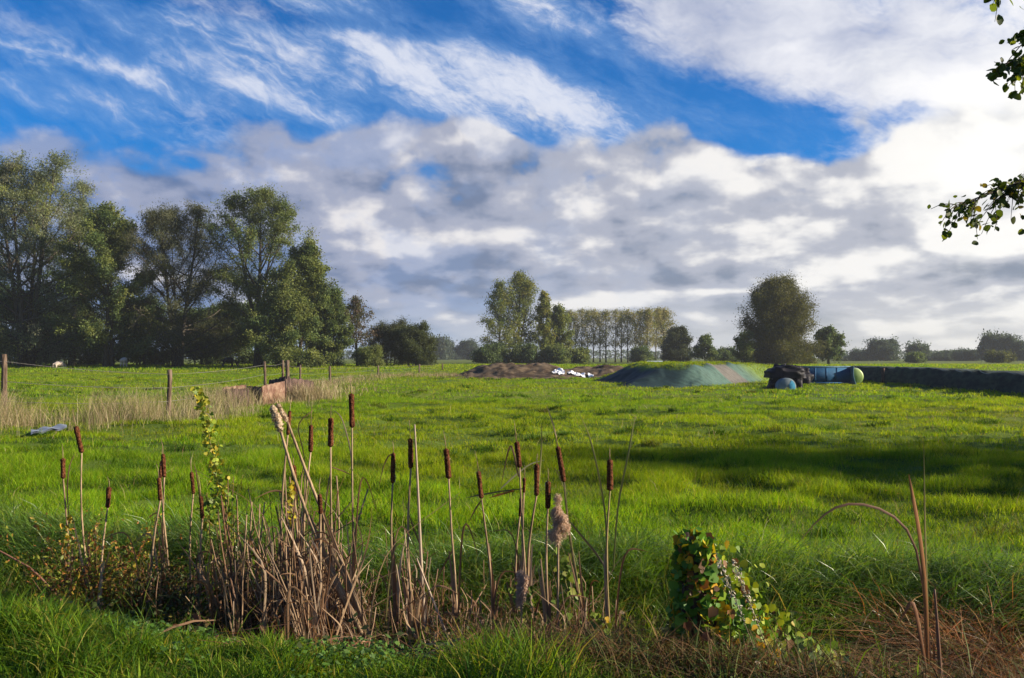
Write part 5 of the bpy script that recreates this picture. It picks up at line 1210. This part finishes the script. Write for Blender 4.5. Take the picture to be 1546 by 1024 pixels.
# ------------------------------------------------------------------ stump grown over with ivy
SDp = 4.62
sb = np.array(at(1058, 1035, SDp)); sb[2] = float(gz(sb[0], sb[1])) - .05
st_h = at(1047, 806, SDp)[2] - sb[2]
stump = thing('ivy_stump', 'old stump grown over with green and yellow ivy at the lower right', 'stump', tuple(sb))
g = Geo(); k, m_ = 16, 14; rng = np.random.default_rng(5)
th = np.arange(k) * 2 * math.pi / k; V = []
for j in range(m_):
    u = j / (m_ - 1); r = .125 * (1 - .62 * u ** .8) + .04 * (1 - u) ** 3
    cx_ = -.035 * u; zz = st_h * u + (np.where(np.abs((th - 2.6 + math.pi) % (2 * math.pi) - math.pi) < .7, 0, -.09) * (u > .99))
    V += [(cx_ + math.cos(t) * r * (1 + .12 * math.sin(3 * t + j * .4)), math.sin(t) * r, float(z)) for t, z in zip(th, np.broadcast_to(zz, th.shape))]
V.append((-.035, 0, st_h - .09)); i, j = np.arange(m_ - 1)[:, None] * k, np.arange(k)[None]
g.add(V, np.stack([i + j, i + (j + 1) % k, i + k + (j + 1) % k, i + k + j], -1).reshape(-1, 4), [(m_ * k, (m_ - 1) * k + x, (m_ - 1) * k + (x + 1) % k) for x in range(k)])
g.build('trunk', m_rot, stump, True)
n = 1150; u = rng.random(n) ** .85; ph = rng.uniform(0, 2 * math.pi, n); r = (.19 * (1 - .72 * u) + .025 + .10 * (1 - u) ** 4) * rng.uniform(.75, 1.15, n)
P = np.stack([-.03 * u + np.cos(ph) * r + .05 * (1 - u), np.sin(ph) * r, st_h * .97 * u + .02], -1)
IV = [(.055, .15, .016), (.095, .21, .02), (.17, .27, .02), (.42, .35, .012), (.50, .28, .01), (.22, .09, .02), (.10, .05, .02)]
g = Geo(); leafy(rng, g, P, .054, IV, [4, 5, 5, 2.6, 1.8, 1.0, 1.2]); 
n = 900; cc = np.array([.10, -.02, st_h * .30]); dv = rand_unit(rng, n); P = cc + dv * (np.array([.24, .17, st_h * .36]) * (rng.random((n, 1)) ** .35)); P[:, 0] += .10 * (1 - P[:, 2] / st_h); P = P[P[:, 2] > .02]
leafy(rng, g, P, .050, IV, [3, 5, 6, 3, 1.8, .7, .8])
for a in range(6):
    s = np.linspace(0, 1, 8); a0 = a * 1.05
    tube(g, np.stack([np.cos(a0 + s * 2) * (.17 - .1 * s), np.sin(a0 + s * 2) * (.17 - .1 * s), st_h * s * .95], -1), .006 * (1 - .6 * s), 5, (.10, .06, .035))
g.build('ivy', m_weed, stump)
# ivy and bindweed sprawling to the right of it
tr_ = thing('creeping_vine', 'yellow green creeper sprawling right of the ivy stump', 'vine', tuple(np.array(at(1120, 1020, 4.7)) * [1, 1, 0] + [0, 0, float(gz(at(1120, 1020, 4.7)[0], 4.7))]))
b = np.array(tr_.location); path = np.array([at(px, py, d) for px, py, d in ((1098, 850, 4.66), (1118, 880, 4.68), (1140, 925, 4.7), (1180, 955, 4.72), (1225, 985, 4.74), (1255, 1010, 4.75))]) - b
s = np.linspace(0, 5, 30); C = np.stack([np.interp(s, range(6), path[:, i]) for i in range(3)], -1)
g = Geo(); tube(g, C, .004, 6, (.14, .10, .04)); g.build('stem', m_reed, tr_, True)
n = 560; i = rng.integers(0, 30, n); P = C[i] + rng.normal(0, .055, (n, 3)) + np.array([0, 0, -1]) * (rng.random(n) ** 2 * .16)[:, None]
g = Geo(); leafy(rng, g, P, .044, [(.18, .27, .02), (.26, .31, .02), (.11, .19, .02), (.32, .24, .015), (.15, .07, .025)], [4, 3, 3, 1, 1.2]); g.build('foliage', m_weed, tr_)
n = 900; X = rng.uniform(.75, 1.75, n); Y = 4.85 + rng.normal(0, .22, n); P = np.stack([X, Y, gz(X, Y) + rng.random(n) * .22], -1)
g = Geo(); leafy(rng, g, P, .05, DKW + [(.07, .13, .02), (.12, .17, .02)], [3, 2, 3, 2, 2, 2, 1]); tag(g.build('ground_cover', m_weed), 'dark leafy ground cover round the ivy stump', 'ground cover', kind='stuff')
# grass stems with pale seed heads leaning over the stump
m_seed = rough_mat('grass_seed', (0.36, 0.30, 0.20), (0.60, 0.54, 0.42), 30, 0.9, 0.1)
for k, (a, bq, c_, lab) in enumerate([((1160, 1030), (1120, 930), (1082, 838), 'leaning grass stem with a pale seed head, left of two at the stump'), ((1180, 1035), (1140, 930), (1108, 850), 'leaning grass stem with a pale seed head, right of two at the stump')]):
    P = np.array([at(*p, 4.42) for p in (a, bq, c_)]); P[0] = down_to_ground(P[1], P[0]); b = P[0].copy(); P = P - b
    t = thing('seeding_grass', lab, 'grass stem', tuple(b)); s = np.linspace(0, 2, 14); C = np.stack([np.interp(s, range(3), P[:, i]) for i in range(3)], -1)
    g = Geo(); tube(g, C, np.linspace(.003, .0015, 14), 5, (.30, .25, .14)); g.build('stem', m_reed, t, True)
    n = 150; i = rng.uniform(6.0, 13, n); P2 = np.stack([np.interp(i, range(14), C[:, q]) for q in range(3)], -1) + rng.normal(0, .010, (n, 3))
    g = Geo(); cards(g, P2, unit(rand_unit(rng, n) + [-.5, 0, 1]), rand_unit(rng, n), np.full(n, .020), np.full(n, .007), np.full((n, 3), .5)); g.build('seed_head', m_seed, t)
# small yellow flowers
m_petal = rough_mat('yellow_petal', (0.60, 0.36, 0.004), (0.75, 0.5, 0.01), 20, 0.6, 0.2)
for k, (px, py, d, lab) in enumerate([(95, 957, 5.0, 'yellow flower in the near grass, left one of the low pair'), (116, 957, 5.0, 'yellow flower in the near grass, right one of the low pair'), (65, 902, 5.3, 'single yellow flower low at the edge of the rusty weeds'),
                                      (1338, 741, 9.6, 'yellow flower in the shaded field, left one of the pair beyond the arching blade'), (1356, 746, 9.4, 'yellow flower in the shaded field, right one of the pair beyond the arching blade')]):
    p = np.array(at(px, py, d)); zg = float(gz(p[0], p[1])); h = max(.06, p[2] - zg)
    t = thing('yellow_flower', lab, 'flower', (p[0], p[1], zg)); g = Geo()
    tube(g, [(0, 0, -.02), (.005, 0, h * .5), (0, 0, h)], [.002, .0018, .0015], 5, (.08, .13, .03)); g.build('stem', m_reed, t, True)
    g = Geo(); n = 12; a = np.arange(n) * 2 * math.pi / n; dv = np.stack([np.cos(a), np.sin(a) * .8 - .1, .35 + 0 * a], -1)
    cards(g, np.array([0, 0, h]) + dv * .008, unit(dv), unit(np.cross(dv, [0, 0, 1.0])), np.full(n, .018), np.full(n, .009), np.full((n, 3), .5)); g.build('petal', m_petal, t)

# ------------------------------------------------------------------ alder at the photographer's right, its boughs reach into the frame
m_alder = leaf_mat('alder_leaf', 0.5, 0.45, 0.25, (1.3, 1.2, 0.4))
def bough(g1, g2, rng, P, r0, n, size, spread=.07, twigs=16):
    P = np.asarray(P, float); s = np.linspace(0, len(P) - 1, 20); C = np.stack([np.interp(s, range(len(P)), P[:, i]) for i in range(3)], -1)
    for _ in range(3): C[1:-1] = .25 * C[:-2] + .5 * C[1:-1] + .25 * C[2:]
    tube(g1, C, r0 * np.linspace(1, .12, 20), 7, None, False)
    for k in range(twigs):
        q = rng.uniform(7, 19.0); b = np.array([np.interp(q, range(20), C[:, i]) for i in range(3)])
        dv = unit(unit(C[-1] - C[8]) * .8 + rand_unit(rng, 1)[0] * .7 + [0, 0, -.25]); l = rng.uniform(.06, .20)
        u = np.linspace(0, 1, 5); T = b + dv * (l * u)[:, None] + np.array([0, 0, -.06]) * (u ** 2)[:, None]
        tube(g1, T, .0032 * np.linspace(1, .4, 5), 4, None, False)
        m_ = max(2, int(n / twigs * rng.uniform(.6, 1.4))); uu = rng.uniform(.15, 1.05, m_); uu[0] = 1.0
        Q = b + dv * (l * uu)[:, None] + np.array([0, 0, -.06]) * (uu ** 2)[:, None] + rng.normal(0, .014, (m_, 3))
        nrm = unit(rand_unit(rng, m_) * .8 + [0, 0, .7]); ax = unit(np.cross(nrm, rand_unit(rng, m_)) + dv * .6 + [0, 0, -.35]); sd = unit(np.cross(nrm, ax))
        L = size * rng.uniform(.6, 1.2, m_); sh = [(-.5, 0), (-.25, .30), (.1, .40), (.42, .22), (.55, 0), (.42, -.22), (.1, -.40), (-.25, -.30)]
        V = np.stack([Q + ax * (L * a)[:, None] + sd * (L * b_)[:, None] + nrm * (L * abs(b_) * .25)[:, None] for a, b_ in sh], 1).reshape(-1, 3); i = np.arange(m_) * 8
        g2.add(V, np.concatenate([np.stack([i, i + 1, i + 2, i + 3], -1), np.stack([i, i + 3, i + 4, i + 5], -1), np.stack([i, i + 5, i + 6, i + 7], -1)]), None, np.repeat(pal(rng, m_, [(.075, .11, .016), (.10, .13, .018), (.055, .085, .014), (.17, .14, .02)], [4, 3, 3, .7]), 8, axis=0))
ALX, ALY = 5.4, 3.4
al = thing('alder_tree', 'alder beyond the right edge whose leafy boughs hang into the sky', 'tree', (ALX, ALY, float(gz(ALX, ALY))))
b = np.array(al.location); rng = np.random.default_rng(90)
g = Geo(); s = np.linspace(0, 1, 9); tube(g, np.stack([.1 * np.sin(s * 3), .08 * np.sin(s * 4), -.2 + 6.7 * s], -1), .13 * (1 - .8 * s) + .01, 9); g.build('trunk', m_bark, al, True)
def AT(px, py, d): return np.array(at(px, py, d)) - b
specs = [([(.05, .0, 2.6), AT(1664, 254, 5.00), AT(1584, 259, 4.85), AT(1504, 289, 4.75), AT(1442, 311, 4.65)], .018, 300, .038, 40),
         ([(.05, .0, 2.9), AT(1688, 194, 5.05), AT(1608, 239, 4.95), AT(1548, 269, 4.90), AT(1508, 299, 4.85)], .014, 190, .045, 22),
         ([(.05, 0, 3.2), AT(1642, 96, 4.95), AT(1562, 81, 4.75), AT(1512, 98, 4.65)], .014, 210, .048, 22),
         ([(.05, 0, 3.5), AT(1644, 16, 4.95), AT(1574, 36, 4.75), AT(1549, 61, 4.70)], .012, 160, .048, 18),
         ([(.05, 0, 3.8), AT(1648, -56, 4.95), AT(1558, -38, 4.75), AT(1508, -26, 4.65)], .012, 90, .052, 14),
         ([(.05, 0, 3.3), AT(1698, 320, 4.75), AT(1638, 315, 4.65), AT(1591, 322, 4.60)], .010, 60, .045, 10)]
for P, r0, n, sz, tw in specs:
    g1, g2 = Geo(), Geo(); bough(g1, g2, rng, P, r0, n, sz, twigs=tw); br = g1.build('branch', m_bark, al, True); g2.build('leaves', m_alder, br)
g1, g2 = Geo(), Geo()                                         # the rest of the crown, outside the frame
for k in range(26):
    z = 3.5 + 2.9 * rng.random(); a = rng.uniform(-1.7, 1.7); L = rng.uniform(.8, 1.7) * (1.15 - .12 * z)
    e = np.array([math.cos(a) * L, math.sin(a) * L, z + .5]); bough(g1, g2, rng, [(0, 0, z), e * [.5, .5, 1] + [0, 0, -.1], e], .016, 120, .06, twigs=14)
br = g1.build('branch', m_bark, al, True); g2.build('leaves', m_alder, br)
# a second tree farther back throws the long shadow over the field
tree('alder_tree', 'broad alder beyond the right edge that shades the field', 773 + 1339 * 1.93, -190, 590, 11.8, seed=95, prof=[(0, .5), (.3, .9), (.6, 1), (.75, .95), (.88, .6), (1, .1)], trunks=[(0, 0, .2, 0, 1), (.2, 0, .6, -.8, .9)], n_limb=26, el=(0, 70), t0=.08, nsec=9, leaves=24, leaf=(.17, .12), spread=.34, cols=OLIVE, w=W3, seclen=.4, r0=.16)

# every thing made of parts has its Empty at its foot
for o in [o for o in scene.objects if o.type == 'EMPTY' and o.parent is None and o.location.length < 1e-6]:
    co = np.concatenate([np.array([c.co[:] for c in ch.data.vertices]) for ch in o.children])
    base = Vector(((co[:, 0].min() + co[:, 0].max()) / 2, (co[:, 1].min() + co[:, 1].max()) / 2, max(co[:, 2].min(), float(gz(co[:, 0].mean(), co[:, 1].mean())))))
    o.location = base
    for ch in o.children: ch.location = -base

# ------------------------------------------------------------------ the air
m_air = bpy.data.materials.new('air'); m_air.use_nodes = True; nt = m_air.node_tree; nt.nodes.clear()
o_ = nt.nodes.new('ShaderNodeOutputMaterial'); v_ = nt.nodes.new('ShaderNodeVolumePrincipled'); nt.links.new(v_.outputs[0], o_.inputs['Volume'])
v_.inputs['Color'].default_value = (0.86, 0.93, 1.0, 1); v_.inputs['Density'].default_value = 0.00026; v_.inputs['Anisotropy'].default_value = 0.2
try: m_air.cycles.homogeneous_volume = True
except Exception: pass
g = Geo(); box(g, -700, 800, -60, 700, -3, 34); tag(g.build('haze', m_air), kind='stuff')
